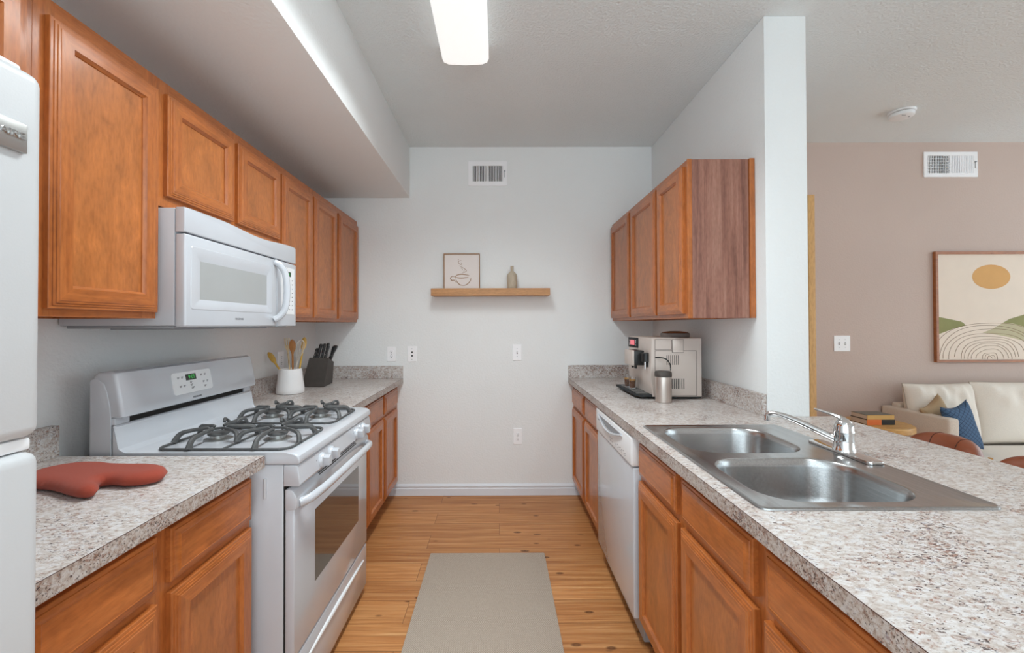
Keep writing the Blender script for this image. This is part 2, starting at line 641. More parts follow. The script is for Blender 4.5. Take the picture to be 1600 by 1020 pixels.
def smoothline(pts, n=6, closed=False):
    """Catmull-Rom through the points"""
    pts = [Vector(p) for p in pts]
    out = []
    m = len(pts)
    for i in range(m if closed else m - 1):
        p0 = pts[i - 1] if (closed or i > 0) else pts[0]
        p1, p2 = pts[i], pts[(i + 1) % m]
        p3 = pts[(i + 2) % m] if (closed or i + 2 < m) else pts[-1]
        for k in range(n):
            t = k / n
            out.append(0.5 * ((2 * p1) + (p2 - p0) * t + (2 * p0 - 5 * p1 + 4 * p2 - p3) * t * t + (3 * p1 - p0 - 3 * p2 + p3) * t ** 3))
    if not closed:
        out.append(pts[-1])
    return out


def rrect(a0, a1, b0, b1, r, n=6):
    out = []
    for cx, cy, s in ((a1 - r, b0 + r, -90), (a1 - r, b1 - r, 0), (a0 + r, b1 - r, 90), (a0 + r, b0 + r, 180)):
        for i in range(n + 1):
            a = math.radians(s + 90 * i / n)
            out.append((cx + r * math.cos(a), cy + r * math.sin(a)))
    return out


def text(name, s, size, origin, xdir, ydir, mat, parent, depth=0.0006, align='CENTER', spacing=1.0, label=None):
    """lettering as a thin solid mesh lying in the plane of xdir (reading direction) and ydir (up)"""
    cu = bpy.data.curves.new('lettering', 'FONT')
    cu.body = s
    cu.size = size
    cu.align_x = align
    cu.align_y = 'CENTER'
    cu.extrude = depth
    cu.space_character = spacing
    cu.resolution_u = 3
    t = bpy.data.objects.new('lettering', cu)
    COL.objects.link(t)
    dg = bpy.context.evaluated_depsgraph_get()
    me = bpy.data.meshes.new_from_object(t.evaluated_get(dg))
    bpy.data.objects.remove(t)
    bpy.data.curves.remove(cu)
    X, Y = Vector(xdir).normalized(), Vector(ydir).normalized()
    Z = X.cross(Y)
    base = wloc(parent)
    me.transform(Matrix(((X.x, Y.x, Z.x, origin[0] - base.x), (X.y, Y.y, Z.y, origin[1] - base.y), (X.z, Y.z, Z.z, origin[2] - base.z), (0, 0, 0, 1))))
    me.name = name
    me.materials.clear()
    me.materials.append(mat)
    o = bpy.data.objects.new(name, me)
    COL.objects.link(o)
    o.parent = parent
    if label:
        o['label'] = label
    return o


def puffy(bm, outline, z0, T, R, step=0.008, mi=0, under=True):
    """a cushion-like body on a 2D outline: thickness grows with the distance from the edge"""
    pts = [Vector((p[0], p[1])) for p in outline]
    n = len(pts)

    def inside(p):
        c = False
        for i in range(n):
            a, b = pts[i], pts[i - 1]
            if (a.y > p.y) != (b.y > p.y) and p.x < (b.x - a.x) * (p.y - a.y) / (b.y - a.y) + a.x:
                c = not c
        return c

    def dist(p):
        d = 9
        for i in range(n):
            a, b = pts[i - 1], pts[i]
            ab = b - a
            t = max(0, min(1, (p - a).dot(ab) / max(ab.dot(ab), 1e-12)))
            d = min(d, (p - a - ab * t).length)
        return d
    x0, x1 = min(p.x for p in pts), max(p.x for p in pts)
    y0, y1 = min(p.y for p in pts), max(p.y for p in pts)
    P = list(pts)
    k = 0
    y = y0
    while y < y1:
        x = x0 + (step / 2 if k % 2 else 0)
        while x < x1:
            q = Vector((x, y))
            if inside(q) and dist(q) > step * 0.45:
                P.append(q)
            x += step
        y += step * 0.87
        k += 1
    vo, eo, fo, *_ = delaunay_2d_cdt(P, [(i, (i + 1) % n) for i in range(n)], [], 1, 1e-7)
    top, bot = [], []
    for v in vo:
        d = min(dist(v) / R, 1.0)
        h = math.sqrt(max(0, 1 - (1 - d) ** 2))
        top.append(bm.verts.new((v.x, v.y, z0 + T * (0.5 + 0.5 * h))))
        bot.append(top[-1] if d < 1e-4 else bm.verts.new((v.x, v.y, z0 + T * (0.5 - 0.5 * h))))
    for f in fo:
        a = [top[i] for i in f]
        b = [bot[i] for i in f][::-1]
        bm.faces.new(a).material_index = mi
        try:
            bm.faces.new(b).material_index = mi
        except ValueError:
            pass


def pillow(bm, w, h, t, mtx, n=22, pinch=0.06, ears=0.0, mi=0, wrinkle=0.0):
    """square cushion in its own plane (u across, v up, thickness along the normal)"""
    grid = {}
    for side in (1, -1):
        for i in range(n + 1):
            for j in range(n + 1):
                u, v = -1 + 2 * i / n, -1 + 2 * j / n
                uu = u * (1 - pinch * (1 - v * v)) * (1 + ears * (u * u) * (v * v))
                vv = v * (1 - pinch * (1 - u * u)) * (1 + ears * (u * u) * (v * v))
                th = (max(0, 1 - u ** 4) * max(0, 1 - v ** 4)) ** 0.55
                wr = wrinkle * (math.sin(11 * u + 4 * v) + .6 * math.sin(19 * u - 5 * v + 1)) * th * max(0, v + .1)
                edge = i in (0, n) or j in (0, n)
                key = (i, j, 0 if edge else side)
                if key not in grid:
                    grid[key] = bm.verts.new(mtx @ Vector((uu * w / 2, side * (th * t / 2 + wr) if not edge else 0, vv * h / 2)))
        for i in range(n):
            for j in range(n):
                q = [grid[(a, b, 0 if (a in (0, n) or b in (0, n)) else side)] for a, b in ((i, j), (i + 1, j), (i + 1, j + 1), (i, j + 1))]
                if side < 0:
                    q.reverse()
                f = bm.faces.new(q)
                f.material_index = mi


# ------------------------------------------------------------------ the room shell
bm = B(); box(bm, -1.75, 6.2, -1.3, 3.5, -0.06, 0.0)
struct('floor', bm, M['floor'])
bm = B(); box(bm, -1.75, 6.2, -1.3, 3.5, ZC, ZC + 0.06)
struct('ceiling', bm, M['ceil'])
bm = B(); box(bm, XL - 0.12, XL, -1.3, YB + 0.12, 0, ZC)
struct('wall_left', bm, M['wall'])
bm = B(); box(bm, XL, XR, YB, YB + 0.12, 0, ZC)
struct('wall_back', bm, M['wall'])
bm = B(); box(bm, XR, XCOL, YCOL, YB + 0.12, 0, ZC, 0.004)
struct('wall_right', bm, M['wall'])
bm = B(); box(bm, XCOL, 6.2, YLIV, YLIV + 0.12, 0, ZC)
struct('wall_living', bm, M['taupe'])
bm = B(); box(bm, XL, XSOF, -1.3, YB, ZSOF, ZC, 0.003)
struct('ceiling_soffit', bm, M['wall'])
bm = B(); box(bm, 1.55, 6.2, -1.42, -1.3, 0, ZC)
struct('wall_light_block', bm, M['wall'])  # unseen wall added to keep rear daylight off the column
# baseboard with a moulded top
bm = B()
prism(bm, [(YB, 0), (YB - 0.014, 0), (YB - 0.014, 0.052), (YB - 0.010, 0.058), (YB - 0.010, 0.064), (YB - 0.013, 0.070), (YB - 0.011, 0.078), (YB - 0.005, 0.086), (YB, 0.088)],
      'X', -0.870, 0.655)
struct('baseboard_back', bm, M['trimw'])
# open door of the closet beyond the partition, seen on its bare edge
bm = B(); box(bm, 1.856, 1.895, 2.50, 3.23, 0.012, 2.115, 0.002)
struct('door_1', bm, M['dooredge'])


# ------------------------------------------------------------------ cabinets
DOOR = [(0, .0225), (0, .0090), (.0015, .0075), (.0078, .0070), (.0086, .0046), (.0140, .0040), (.0148, .0017), (.0200, .0012), (.0210, 0), (.053, 0), (.0546, .0026), (.0585, .0080), (.0600, .0088), (.0606, .0125)]
DRAWER = [(0, .0225), (0, .0105), (.0018, .0088), (.0085, .0082), (.0094, .0056), (.0140, .0050), (.0222, .0002), (.0238, .0012), (.0252, .0012)]


def fy(xf, s, prof, y0, y1, z0, z1):
    return [[(xf - s * d, y0 + i, z0 + i), (xf - s * d, y1 - i, z0 + i), (xf - s * d, y1 - i, z1 - i), (xf - s * d, y0 + i, z1 - i)] for i, d in prof]


def cab_door(parent, xf, s, y0, y1, z0, z1):
    bm = B()
    loft(bm, fy(xf, s, DOOR, y0, y1, z0, z1), True, False, 0, mi_fn=lambda i: 1 if i in (0, 2) else 0)
    d = obj('door', bm, [M['wz'], M['wy']], parent)
    bm = B()
    box(bm, xf - s * .0122, xf - s * .017, y0 + .0600, y1 - .0600, z0 + .0600, z1 - .0600)
    obj('door_panel', bm, M['wpanel'], d)


def cab_drawer(parent, xf, s, y0, y1, z0, z1):
    bm = B()
    loft(bm, fy(xf, s, DRAWER, y0, y1, z0, z1), True, True, 0)
    obj('drawer_front', bm, M['wy'], parent)


def face_frame(parent, xf, s, y0, y1, z0, z1, splits, rails=()):
    """stiles and rails behind the doors; xf is the frame's front"""
    bm = B()
    t = .019
    ys = [y0] + list(splits) + [y1]
    w = .052
    for i, y in enumerate(ys):
        a, b = (y, y + w) if i == 0 else ((y - w, y) if i == len(ys) - 1 else (y - .036, y + .036))
        box(bm, xf, xf - s * t, a, b, z0, z1, 0.0008, 1)
    for z in (z0, z1 - .05):
        box(bm, xf - s * .0002, xf - s * t, y0 + .001, y1 - .001, z + .0003, z + .0497, mi=1)
    for z in rails:
        box(bm, xf - s * .0002, xf - s * t, y0 + .001, y1 - .001, z - .018, z + .018, mi=1)
    obj('face_frame', bm, [M['wz'], M['wy']], parent)


def carcass(parent, xw, xf, y0, y1, z0, z1, top=True, mat=None):
    """side panels, bottom, back and (wall units) top"""
    bm = B()
    t = .015
    box(bm, xw, xf, y0 + .0005, y0 + t, z0, z1)
    box(bm, xw, xf, y1 - t, y1 - .0005, z0, z1)
    box(bm, xw, xf, y0 + t, y1 - t, z0 + .012, z0 + .027)
    sg = 1 if xf > xw else -1
    box(bm, xw, xw + sg * .008, y0 + t, y1 - t, z0, z1)
    if top:
        box(bm, xw, xf, y0 + t, y1 - t, z1 - .02, z1)
    return obj('carcass', bm, mat or M['wz'], parent)


def wall_unit(label, s, xw, xdoor, y0, y1, z0, z1, doors, dz, group, bottom_rail=True):
    t = thing('wall_cabinet', label, 'cabinet', (xw, (y0 + y1) / 2, z0), group)
    xf = xdoor - s * .0225
    splits = [(doors[i][1] + doors[i + 1][0]) / 2 for i in range(len(doors) - 1)]
    face_frame(t, xf, s, y0, y1, z0, z1, splits)
    carcass(t, xw, xf - s * .0195, y0, y1, z0, z1)
    for a, b in doors:
        cab_door(t, xdoor, s, a, b, *dz)
    return t


GU = 'maple wall cabinets over the left run'
XUD = -1.101
wall_unit('maple wall cabinet above the white refrigerator', 1, XL + .002, XUD, .06, 1.006, 1.80, 2.16, [(.09, .515), (.53, .983)], (1.82, 2.115), GU)
wall_unit('tall single-door maple wall cabinet between refrigerator and microwave', 1, XL + .002, XUD, 1.006, 1.374, 1.364, 2.16, [(1.033, 1.366)], (1.384, 2.112), GU)
wall_unit('short two-door maple wall cabinet directly above the white microwave', 1, XL + .002, XUD, 1.374, 2.138, 1.738, 2.16, [(1.403, 1.757), (1.784, 2.130)], (1.775, 2.118), GU)
wall_unit('tall two-door maple wall cabinet just beyond the microwave', 1, XL + .002, XUD, 2.138, 2.888, 1.364, 2.16, [(2.148, 2.500), (2.522, 2.874)], (1.386, 2.118), GU)
wall_unit('narrow single-door maple wall cabinet above the knife block, touching the back wall', 1, XL + .002, XUD, 2.888, YB - .002, 1.364, 2.16, [(2.908, 3.305)], (1.386, 2.118), GU)

GR = 'maple wall cabinets over the coffee machine'
wall_unit('two-door maple wall cabinet above the coffee machine, against the back wall', -1, XR - .002, .880, 2.354, YB - .002, 1.369, 2.127, [(2.368, 2.812), (2.846, 3.305)], (1.390, 2.102), GR)
t = wall_unit('single-door maple wall cabinet with dark walnut-look side panel facing the sink', -1, XR - .002, .880, 1.994, 2.354, 1.369, 2.127, [(2.020, 2.342)], (1.390, 2.102), GR)
bm = B(); box(bm, .9215, XR - .028, 1.9875, 1.9935, 1.369, 2.126, .0006, 1)
obj('side_panel', bm, M['walnut'], t, label='dark walnut-look side panel')
bm = B(); box(bm, XR - .027, XR - .002, 1.979, 1.9935, 1.369, 2.128, .0015, 1)
obj('scribe_moulding', bm, M['wz'], t)
bm = B(); box(bm, .8995, .921, 1.986, 1.9935, 1.369, 2.128, .001, 1)
obj('frame_edge', bm, M['wz'], t)


def base_unit(label, s, xw, xdoor, y0, y1, bays, group, back=False, z_dr=(.722, .852), z_do=(.128, .697), cat='cabinet'):
    t = thing('base_cabinet', label, cat, (xw, (y0 + y1) / 2, 0), group)
    xf = xdoor - s * .0225
    splits = [(bays[i][1] + bays[i + 1][0]) / 2 for i in range(len(bays) - 1)]
    face_frame(t, xf, s, y0, y1, .105, CT - .039, splits, (.710,))
    carcass(t, xw, xf - s * .0195, y0, y1, .105, CT - .0395, False)
    bm = B()
    box(bm, xf - s * .075, xf - s * .09, y0 + .001, y1 - .001, 0.001, .1055)
    obj('toe_kick', bm, M['wz'], t)
    for a, b in bays:
        cab_drawer(t, xdoor, s, a, b, *z_dr)
        cab_door(t, xdoor, s, a - (.0 if s > 0 else .006), b + (.0 if s > 0 else .006), *z_do)
    return t


GB = 'maple base cabinets of the left run'
XDL = -.782
base_unit('maple base cabinet between white refrigerator and range', 1, XL + .002, XDL, .676, 1.358, [(.700, .977), (1.017, 1.346)], GB)
base_unit('mostly hidden slim maple base cabinet just beyond the range', 1, XL + .002, XDL, 2.146, 2.490, [(2.170, 2.462)], GB)
base_unit('two-bay maple base cabinet under the knife block against the back wall', 1, XL + .002, XDL, 2.490, YB - .002, [(2.528, 2.868), (2.902, 3.262)], GB)
GBR = 'maple base cabinets of the peninsula run'
XDR = .566
base_unit('maple base cabinet between the dishwasher and the back wall', -1, XR - .002, XDR, 2.386, YB - .002, [(2.405, 2.800), (2.856, 3.270)], GBR)
base_unit('maple sink base cabinet under the steel sink, nearer than the dishwasher', -1, 1.21, XDR, .934, 1.742, [(.956, 1.326), (1.368, 1.726)], GBR)
base_unit('maple base cabinet of the peninsula nearer than the sink cabinet', -1, 1.21, XDR, .12, .934, [(.146, .500), (.536, .910)], GBR)


# ------------------------------------------------------------------ counter tops
def slab(bm, x0, x1, y0, y1):
    box(bm, x0, x1, y0, y1, CT - .038, CT)


GC = 'speckled laminate countertops'
t = thing('countertop', 'short speckled laminate countertop between refrigerator and range', 'countertop', (XL, 1.02, CT - .038), GC)
bm = B(); slab(bm, XL + .002, XEL - .0008, .676, 1.360)
obj('slab', bm, M['counter'], t)
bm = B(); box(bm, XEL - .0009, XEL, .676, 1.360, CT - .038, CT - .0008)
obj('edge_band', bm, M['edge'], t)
bm = B(); box(bm, XEL - .0008, XEL + .0002, .676, 1.360, CT - .0011, CT - .0002)
obj('seam_line', bm, M['stitch'], t)
bm = B(); box(bm, XL + .002, XL + .03, .676, 1.360, CT, CT + .100, .0015, 1)
obj('backsplash', bm, M['splash'], t)
t = thing('countertop', 'speckled laminate countertop holding the utensil crock and knife block', 'countertop', (XL, 2.7, CT - .038), GC)
bm = B(); slab(bm, XL + .002, XEL - .0008, 2.144, YB - .002)
obj('slab', bm, M['counter'], t)
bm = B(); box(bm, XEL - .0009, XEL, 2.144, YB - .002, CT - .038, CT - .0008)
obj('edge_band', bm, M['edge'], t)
bm = B(); box(bm, XEL - .0008, XEL + .0002, 2.144, YB - .002, CT - .0011, CT - .0002)
obj('seam_line', bm, M['stitch'], t)
bm = B()
box(bm, XL + .002, XL + .022, 2.144, YB - .002, CT, CT + .100, .0015, 1)
box(bm, XL + .022, XEL, YB - .022, YB - .002, CT, CT + .100, .0015, 1)
obj('backsplash', bm, M['splash'], t)
t = thing('countertop', 'long speckled laminate countertop of the peninsula with sink and coffee machine', 'countertop', (XR, 1.7, CT - .038), GC)
bm = B()
HX0, HX1, HY0, HY1 = .606, 1.126, .964, 1.712
XO = 1.519
XE = XER + .0008
for q in ((XE, XR - .0015, YCOL - .0015, YB - .002), (XE, XO, HY1, YCOL - .0015), (XE, HX0, HY0, HY1), (HX1, XO, HY0, HY1), (XE, XO, -.02, HY0)):
    slab(bm, *q)
obj('slab', bm, M['counter'], t)
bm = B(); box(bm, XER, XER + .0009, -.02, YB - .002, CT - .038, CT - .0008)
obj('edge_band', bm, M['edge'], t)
bm = B(); box(bm, XER - .0002, XER + .0008, -.02, YB - .002, CT - .0011, CT - .0002)
obj('seam_line', bm, M['stitch'], t)
bm = B()
box(bm, XR - .0215, XR - .0015, YCOL + .002, YB - .002, CT, CT + .100, .0015, 1)
box(bm, XER, XR - .0215, YB - .022, YB - .002, CT, CT + .100, .0015, 1)
obj('backsplash', bm, M['splash'], t)
# knee wall carrying the living-room side of the peninsula
bm = B(); box(bm, 1.225, 1.36, .12, YCOL - .003, 0, CT - .039)
struct('wall_peninsula', bm, M['wall'])

# ------------------------------------------------------------------ sink
SK = thing('kitchen_sink', 'double-bowl stainless steel drop-in sink in the peninsula countertop', 'sink', (.866, 1.338, CT))
bm = B()
zr = CT + .0055
outer = rrect(.588, 1.143, .944, 1.732, .022, 5)
bowls = {'far': (.630, 1.026, 1.354, 1.692), 'near': (.630, 1.036, .980, 1.304)}


def ring_verts(bm, pts, z):
    return [bm.verts.new((p[0], p[1], z)) for p in pts]


def inset_rr(b, i, r, z, n=7):
    return [(p[0], p[1], z) for p in rrect(b[0] + i, b[1] - i, b[2] + i, b[3] - i, r, n)]


R0 = [(p[0], p[1], CT + .0006) for p in outer]
R1 = [(p[0], p[1], CT + .0042) for p in rrect(.589, 1.142, .945, 1.731, .021, 5)]
R2 = [(p[0], p[1], CT + .0062) for p in rrect(.593, 1.138, .949, 1.727, .018, 5)]
R3 = [(p[0], p[1], CT + .0042) for p in rrect(.600, 1.131, .956, 1.720, .014, 5)]
RR = loft(bm, [R0, R1, R2, R3], False, False)
edges = []
loop = RR[-1]
edges += [bm.edges.get((loop[i], loop[(i + 1) % len(loop)])) for i in range(len(loop))]
for b in bowls.values():
    rg = [bm.verts.new(p) for p in inset_rr(b, 0, .100, CT + .0042)]
    edges += [bm.edges.new((rg[i], rg[(i + 1) % len(rg)])) for i in range(len(rg))]
bmesh.ops.triangle_fill(bm, edges=edges, use_beauty=True)
obj('rim', bm, M['steel'], SK)
for key, b in bowls.items():
    bm = B()
    rings = [inset_rr(b, 0, .100, CT + .0042), inset_rr(b, .004, .097, CT + .003), inset_rr(b, .008, .094, CT - .003), inset_rr(b, .011, .092, CT - .02),
             inset_rr(b, .022, .088, CT - .10), inset_rr(b, .032, .084, CT - .13), inset_rr(b, .048, .076, CT - .155), inset_rr(b, .065, .060, CT - .170),
             inset_rr(b, .11, .04, CT - .174)]
    loft(bm, rings, False, True)
    o = obj('bowl', bm, M['steel'], SK)
    bm = B()
    cx, cy = (b[0] + b[1]) / 2, (b[2] + b[3]) / 2
    lathe(bm, [(.052, -.1738), (.052, -.1715), (.046, -.171), (.040, -.1735), (.012, -.1737), (.010, -.168), (.001, -.167)], (cx, cy, CT), 28)
    obj('drain', bm, M['chrome'], o)

FA = thing('kitchen_faucet', 'chrome single-lever faucet on the back deck of the sink', 'faucet', (1.111, 1.352, CT + .005))
bm = B()
zz = CT + .0046
prism(bm, rrect(1.086, 1.136, 1.232, 1.482, .012, 4), 'Z', zz, zz + .009, bev=.002)
obj('deck_plate', bm, M['chrome'], FA)
bm = B()
lathe(bm, [(.031, 0), (.030, .006), (.0275, .010), (.0270, .055), (.0280, .058), (.0280, .062), (.0265, .066), (.0255, .078), (.021, .092), (.012, .101), (.001, .104)], (1.111, 1.352, zz + .0085), 28)
obj('body', bm, M['chrome'], FA)
bm = B()
sp = smoothline([(1.098, 1.365, zz + .040), (1.07, 1.392, zz + .056), (1.035, 1.428, zz + .076), (1.0, 1.463, zz + .093), (.978, 1.485, zz + .099), (.965, 1.498, zz + .096), (.960, 1.503, zz + .088)], 5)
tube(bm, sp, [.0125 - .004 * min(1, i / 20) for i in range(len(sp))], 12)
sp_o = obj('spout', bm, M['chrome'], FA)
bm = B()
lathe(bm, [(.0095, .020), (.0115, .018), (.0115, 0), (.009, -.001), (.001, -.001)], (.960, 1.503, zz + .071), 16)
obj('aerator', bm, M['chrome'], sp_o)
bm = B()
lv = smoothline([(1.124, 1.338, zz + .086), (1.112, 1.352, zz + .106), (1.100, 1.372, zz + .116), (1.086, 1.398, zz + .122), (1.072, 1.425, zz + .127)], 5)
tube(bm, lv, [.021 - .0155 * (i / (len(lv) - 1)) ** .6 for i in range(len(lv))], 12, flat=.62)
obj('lever', bm, M['chrome'], FA)

# ------------------------------------------------------------------ refrigerator
FR = thing('refrigerator', 'white top-freezer refrigerator with a metal nameplate beside the short countertop', 'refrigerator', (-1.08, .295, 0))
bm = B(); box(bm, XL + .03, -.795, -.075, .664, .03, 1.72, .006)
obj('cabinet_body', bm, M['fridgew'], FR)
bm = B(); box(bm, -.788, -.722, -.078, .668, 1.168, 1.735, .018, 4)
fz = obj('freezer_door', bm, M['fridgew'], FR)
bm = B(); box(bm, -.788, -.722, -.078, .668, .07, 1.146, .018, 4)
fd = obj('fridge_door', bm, M['fridgew'], FR)
bm = B()
box(bm, -.80, -.792, -.06, .65, 1.12, 1.19)
obj('door_gasket', bm, M['greyplastic'], FR)
bm = B(); box(bm, -.787, -.735, .603, .662, 1.1475, 1.1665, .004)
obj('hinge_trim', bm, M['white2'], FR)
bm = B(); box(bm, -.80, -.745, .60, .655, 1.7355, 1.748, .006, 3)
obj('hinge_cover', bm, M['white2'], FR)
for z0, z1, par in ((1.20, 1.60, fz), (.72, 1.12, fd)):
    bm = B()
    hp = smoothline([(-.722, .0, z0), (-.690, .0, z0 + .03), (-.680, .0, (z0 + z1) / 2), (-.690, .0, z1 - .03), (-.722, .0, z1)], 6)
    tube(bm, hp, .014, 10)
    obj('handle', bm, M['white2'], par)
bm = B(); box(bm, -.7225, -.7155, .490, .6365, 1.601, 1.645, .0015)
npl = obj('nameplate', bm, M['alu'], FR, label='brushed metal nameplate')
text('lettering', 'FRIGIDAIRE', .0150, (-.7150, .6325, 1.625), (0, 1, 0), (0, 0, 1), M['chrome'], npl, .0008, 'RIGHT', 1.08)
for y in (-.03, .60):
    for x in (-.86, XL + .08):
        bm = B(); box(bm, x, x + .05, y, y + .04, 0, .0302)
        obj('foot', bm, M['greyplastic'], FR)
bm = B(); box(bm, -.7945, -.784, -.06, .65, .03, .065)
obj('base_grille', bm, M['greyplastic'], FR)

# ------------------------------------------------------------------ microwave over the range
MW = thing('microwave_oven', 'white over-the-range microwave mounted under the wall cabinets', 'microwave', (XL, 1.755, 1.335))
Y0, Y1 = 1.378, 2.132
bm = B(); box(bm, XL + .003, -1.066, Y0, Y1, 1.340, 1.730, .004)
obj('housing', bm, M['white'], MW)
bm = B()
n = 24
pr = [(y, 1.7315 - .013 * max(0, math.cos((y - (Y0 + Y1) / 2 - .06) / .24 * math.pi / 2)) ** 1.5 if abs(y - (Y0 + Y1) / 2 - .06) < .24 else 1.7315) for y in [Y0 + (Y1 - Y0) * i / n for i in range(n + 1)]]
prism(bm, [(Y0, 1.650)] + [(Y1, 1.650)] + pr[::-1], 'X', -1.0645, -1.031, bev=.005, seg=3)
obj('vent_grille', bm, M['white'], MW)
bm = B(); box(bm, -1.0645, -1.030, Y0, 1.948, 1.336, 1.6455, .007, 3)
dr = obj('door', bm, M['white'], MW)
bm = B()
loft(bm, [[(x, p[0], p[1]) for p in rrect(a, b, c, d, r, 5)] for x, a, b, c, d, r in
          ((-1.0302, 1.402, 1.908, 1.394, 1.609, .012), (-1.0285, 1.4045, 1.9055, 1.3965, 1.6065, .010), (-1.0285, 1.444, 1.862, 1.4285, 1.563, .003), (-1.0300, 1.447, 1.859, 1.431, 1.560, .002))], False, False)
fr = obj('window_frame', bm, M['white'], dr)
bm = B(); box(bm, -1.0299, -1.0292, 1.445, 1.861, 1.4295, 1.562)
obj('window_glass', bm, M['mwglass'], dr, label='pale screened window')
bm = B()
hd = smoothline([(-1.030, 1.925, 1.632), (-1.010, 1.935, 1.618), (-.990, 1.945, 1.580), (-.983, 1.948, 1.500), (-.990, 1.944, 1.420), (-1.010, 1.934, 1.382), (-1.030, 1.922, 1.366)], 6)
tube(bm, hd, .0115, 12, flat=1.25)
obj('handle', bm, M['white'], dr)
text('lettering', 'FRIGIDAIRE', .0108, (-1.0298, 1.668, 1.366), (0, 1, 0), (0, 0, 1), M['ink'], dr, .0003)
bm = B(); box(bm, -1.0645, -1.030, 1.9505, Y1, 1.336, 1.6455, .006, 3)
cp = obj('control_panel', bm, M['white'], MW)
bm = B(); box(bm, -1.0303, -1.0293, 1.985, 2.112, 1.394, 1.622, .0004, 1)
obj('keypad', bm, M['white2'], cp)
bm = B(); box(bm, -1.0296, -1.0288, 2.030, 2.078, 1.579, 1.602)
obj('display', bm, M['lcd'], cp)
text('clock_digits', '9:05', .017, (-1.0287, 2.054, 1.590), (0, 1, 0), (0, 0, 1), M['green'], cp, .0002)
bm = B()
for i in range(8):
    for j in range(3):
        z = 1.560 - i * .0205
        y = 2.030 + j * .028
        box(bm, -1.0294, -1.0290, y, y + .010, z, z + .0035)
obj('key_legends', bm, M['ink'], cp)
bm = B(); box(bm, XL + .02, -1.075, Y0 + .01, Y1 - .01, 1.331, 1.3405, .002)
for y in (1.48, 1.86):
    box(bm, XL + .08, -1.14, y, y + .2, 1.327, 1.3312)
obj('grease_filter', bm, M['greyplastic'], MW)

# ------------------------------------------------------------------ gas range
RG = thing('gas_range', 'white gas range with grey cast-iron grates under the microwave', 'stove', (-1.0, 1.752, 0))
Y0, Y1 = 1.374, 2.132
YM = (Y0 + Y1) / 2
bm = B()
box(bm, -1.333, -.706, Y0 + .003, Y1 - .003, .03, .884, .004)
for x in (-1.27, -.76):
    for y in (Y0 + .05, Y1 - .08):
        box(bm, x, x + .03, y, y + .03, 0, .032)
bd = obj('oven_body', bm, M['white'], RG)
bm = B()
tube(bm, [(-.765, Y0 + .003, .84), (-.765, Y0 + .003, .775)], .006, 8)
tube(bm, smoothline([(-.86, Y0 + .003, .80), (-.835, Y0 + .003, .785), (-.828, Y0 + .003, .74), (-.828, Y0 + .003, .15)], 4), .005, 8)
obj('pressed_rib', bm, M['white'], bd)
bm = B()
prism(bm, [(-1.2635, .885), (-1.2635, 1.011), (-1.259, 1.0135), (-1.252, 1.007), (-1.250, .950), (-1.246, .935), (-1.236, .927), (-1.22, .925), (-.70, .925), (-.668, .921), (-.655, .912), (-.651, .900), (-.653, .889), (-.660, .885)], 'Y', Y0, Y1, bev=.005, seg=3)
ck = obj('cooktop', bm, M['white'], RG)
bm = B()
prism(bm, [(-1.333, .885), (-1.333, 1.0355), (-1.272, 1.0355), (-1.265, .885)], 'Y', Y0 + .004, Y1 - .004, bev=.002)
box(bm, -1.30, -1.2575, Y0 + .004, Y0 + .06, 1.014, 1.037, .002)
box(bm, -1.30, -1.2575, Y1 - .06, Y1 - .004, 1.014, 1.037, .002)
obj('rear_support', bm, M['white'], RG)
for ya, yb in ((Y0 - .0005, Y0 + .0035), (Y1 - .0035, Y1 + .0005)):
    bm = B()
    prism(bm, [(-1.335, .885), (-1.335, 1.158), (-1.330, 1.165), (-1.312, 1.167), (-1.291, 1.152), (-1.280, 1.118), (-1.272, 1.078), (-1.268, 1.036), (-1.2655, .885)], 'Y', ya, yb, bev=.001)
    obj('end_panel', bm, M['white'], RG)
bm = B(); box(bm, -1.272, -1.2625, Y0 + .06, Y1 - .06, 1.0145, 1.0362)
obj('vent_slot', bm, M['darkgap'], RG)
bm = B()
prism(bm, [(-1.334, 1.040), (-1.334, 1.160), (-1.328, 1.178), (-1.312, 1.188), (-1.272, 1.190), (-1.258, 1.184), (-1.252, 1.170), (-1.229, 1.050), (-1.232, 1.040), (-1.242, 1.036), (-1.310, 1.036)], 'Y', Y0 + .002, Y1 - .002, bev=.010, seg=3)
con = obj('control_console', bm, M['white'], RG)
ND = Vector((-.12, 0, -.023)).normalized()


def conx(z):
    return -1.252 + (1.170 - z) / .120 * .023


UPC = Vector((-.023, 0, .120)).normalized()
NRC = Vector((.120, 0, .023)).normalized()


def con_plate(y0, y1, z0, z1, r, d0, d1):
    bm = B()
    out = []
    for d in (d0, d1):
        ring = []
        for y, z in rrect(y0, y1, z0, z1, r, 4):
            p = Vector((conx(z), y, z)) + NRC * d
            ring.append(tuple(p))
        out.append(ring)
    loft(bm, out)
    return bm


kp = obj('keypad', con_plate(1.597, 1.813, 1.073, 1.157, .012, -.001, .0022), M['white2'], con)
obj('display', con_plate(1.668, 1.724, 1.122, 1.146, .0005, .002, .0028), M['lcd'], con)


def con_text(name, s, size, y, z, mat):
    p = Vector((conx(z), y, z)) + NRC * .003
    return text(name, s, size, p, (0, 1, 0), UPC, mat, con, .0003)


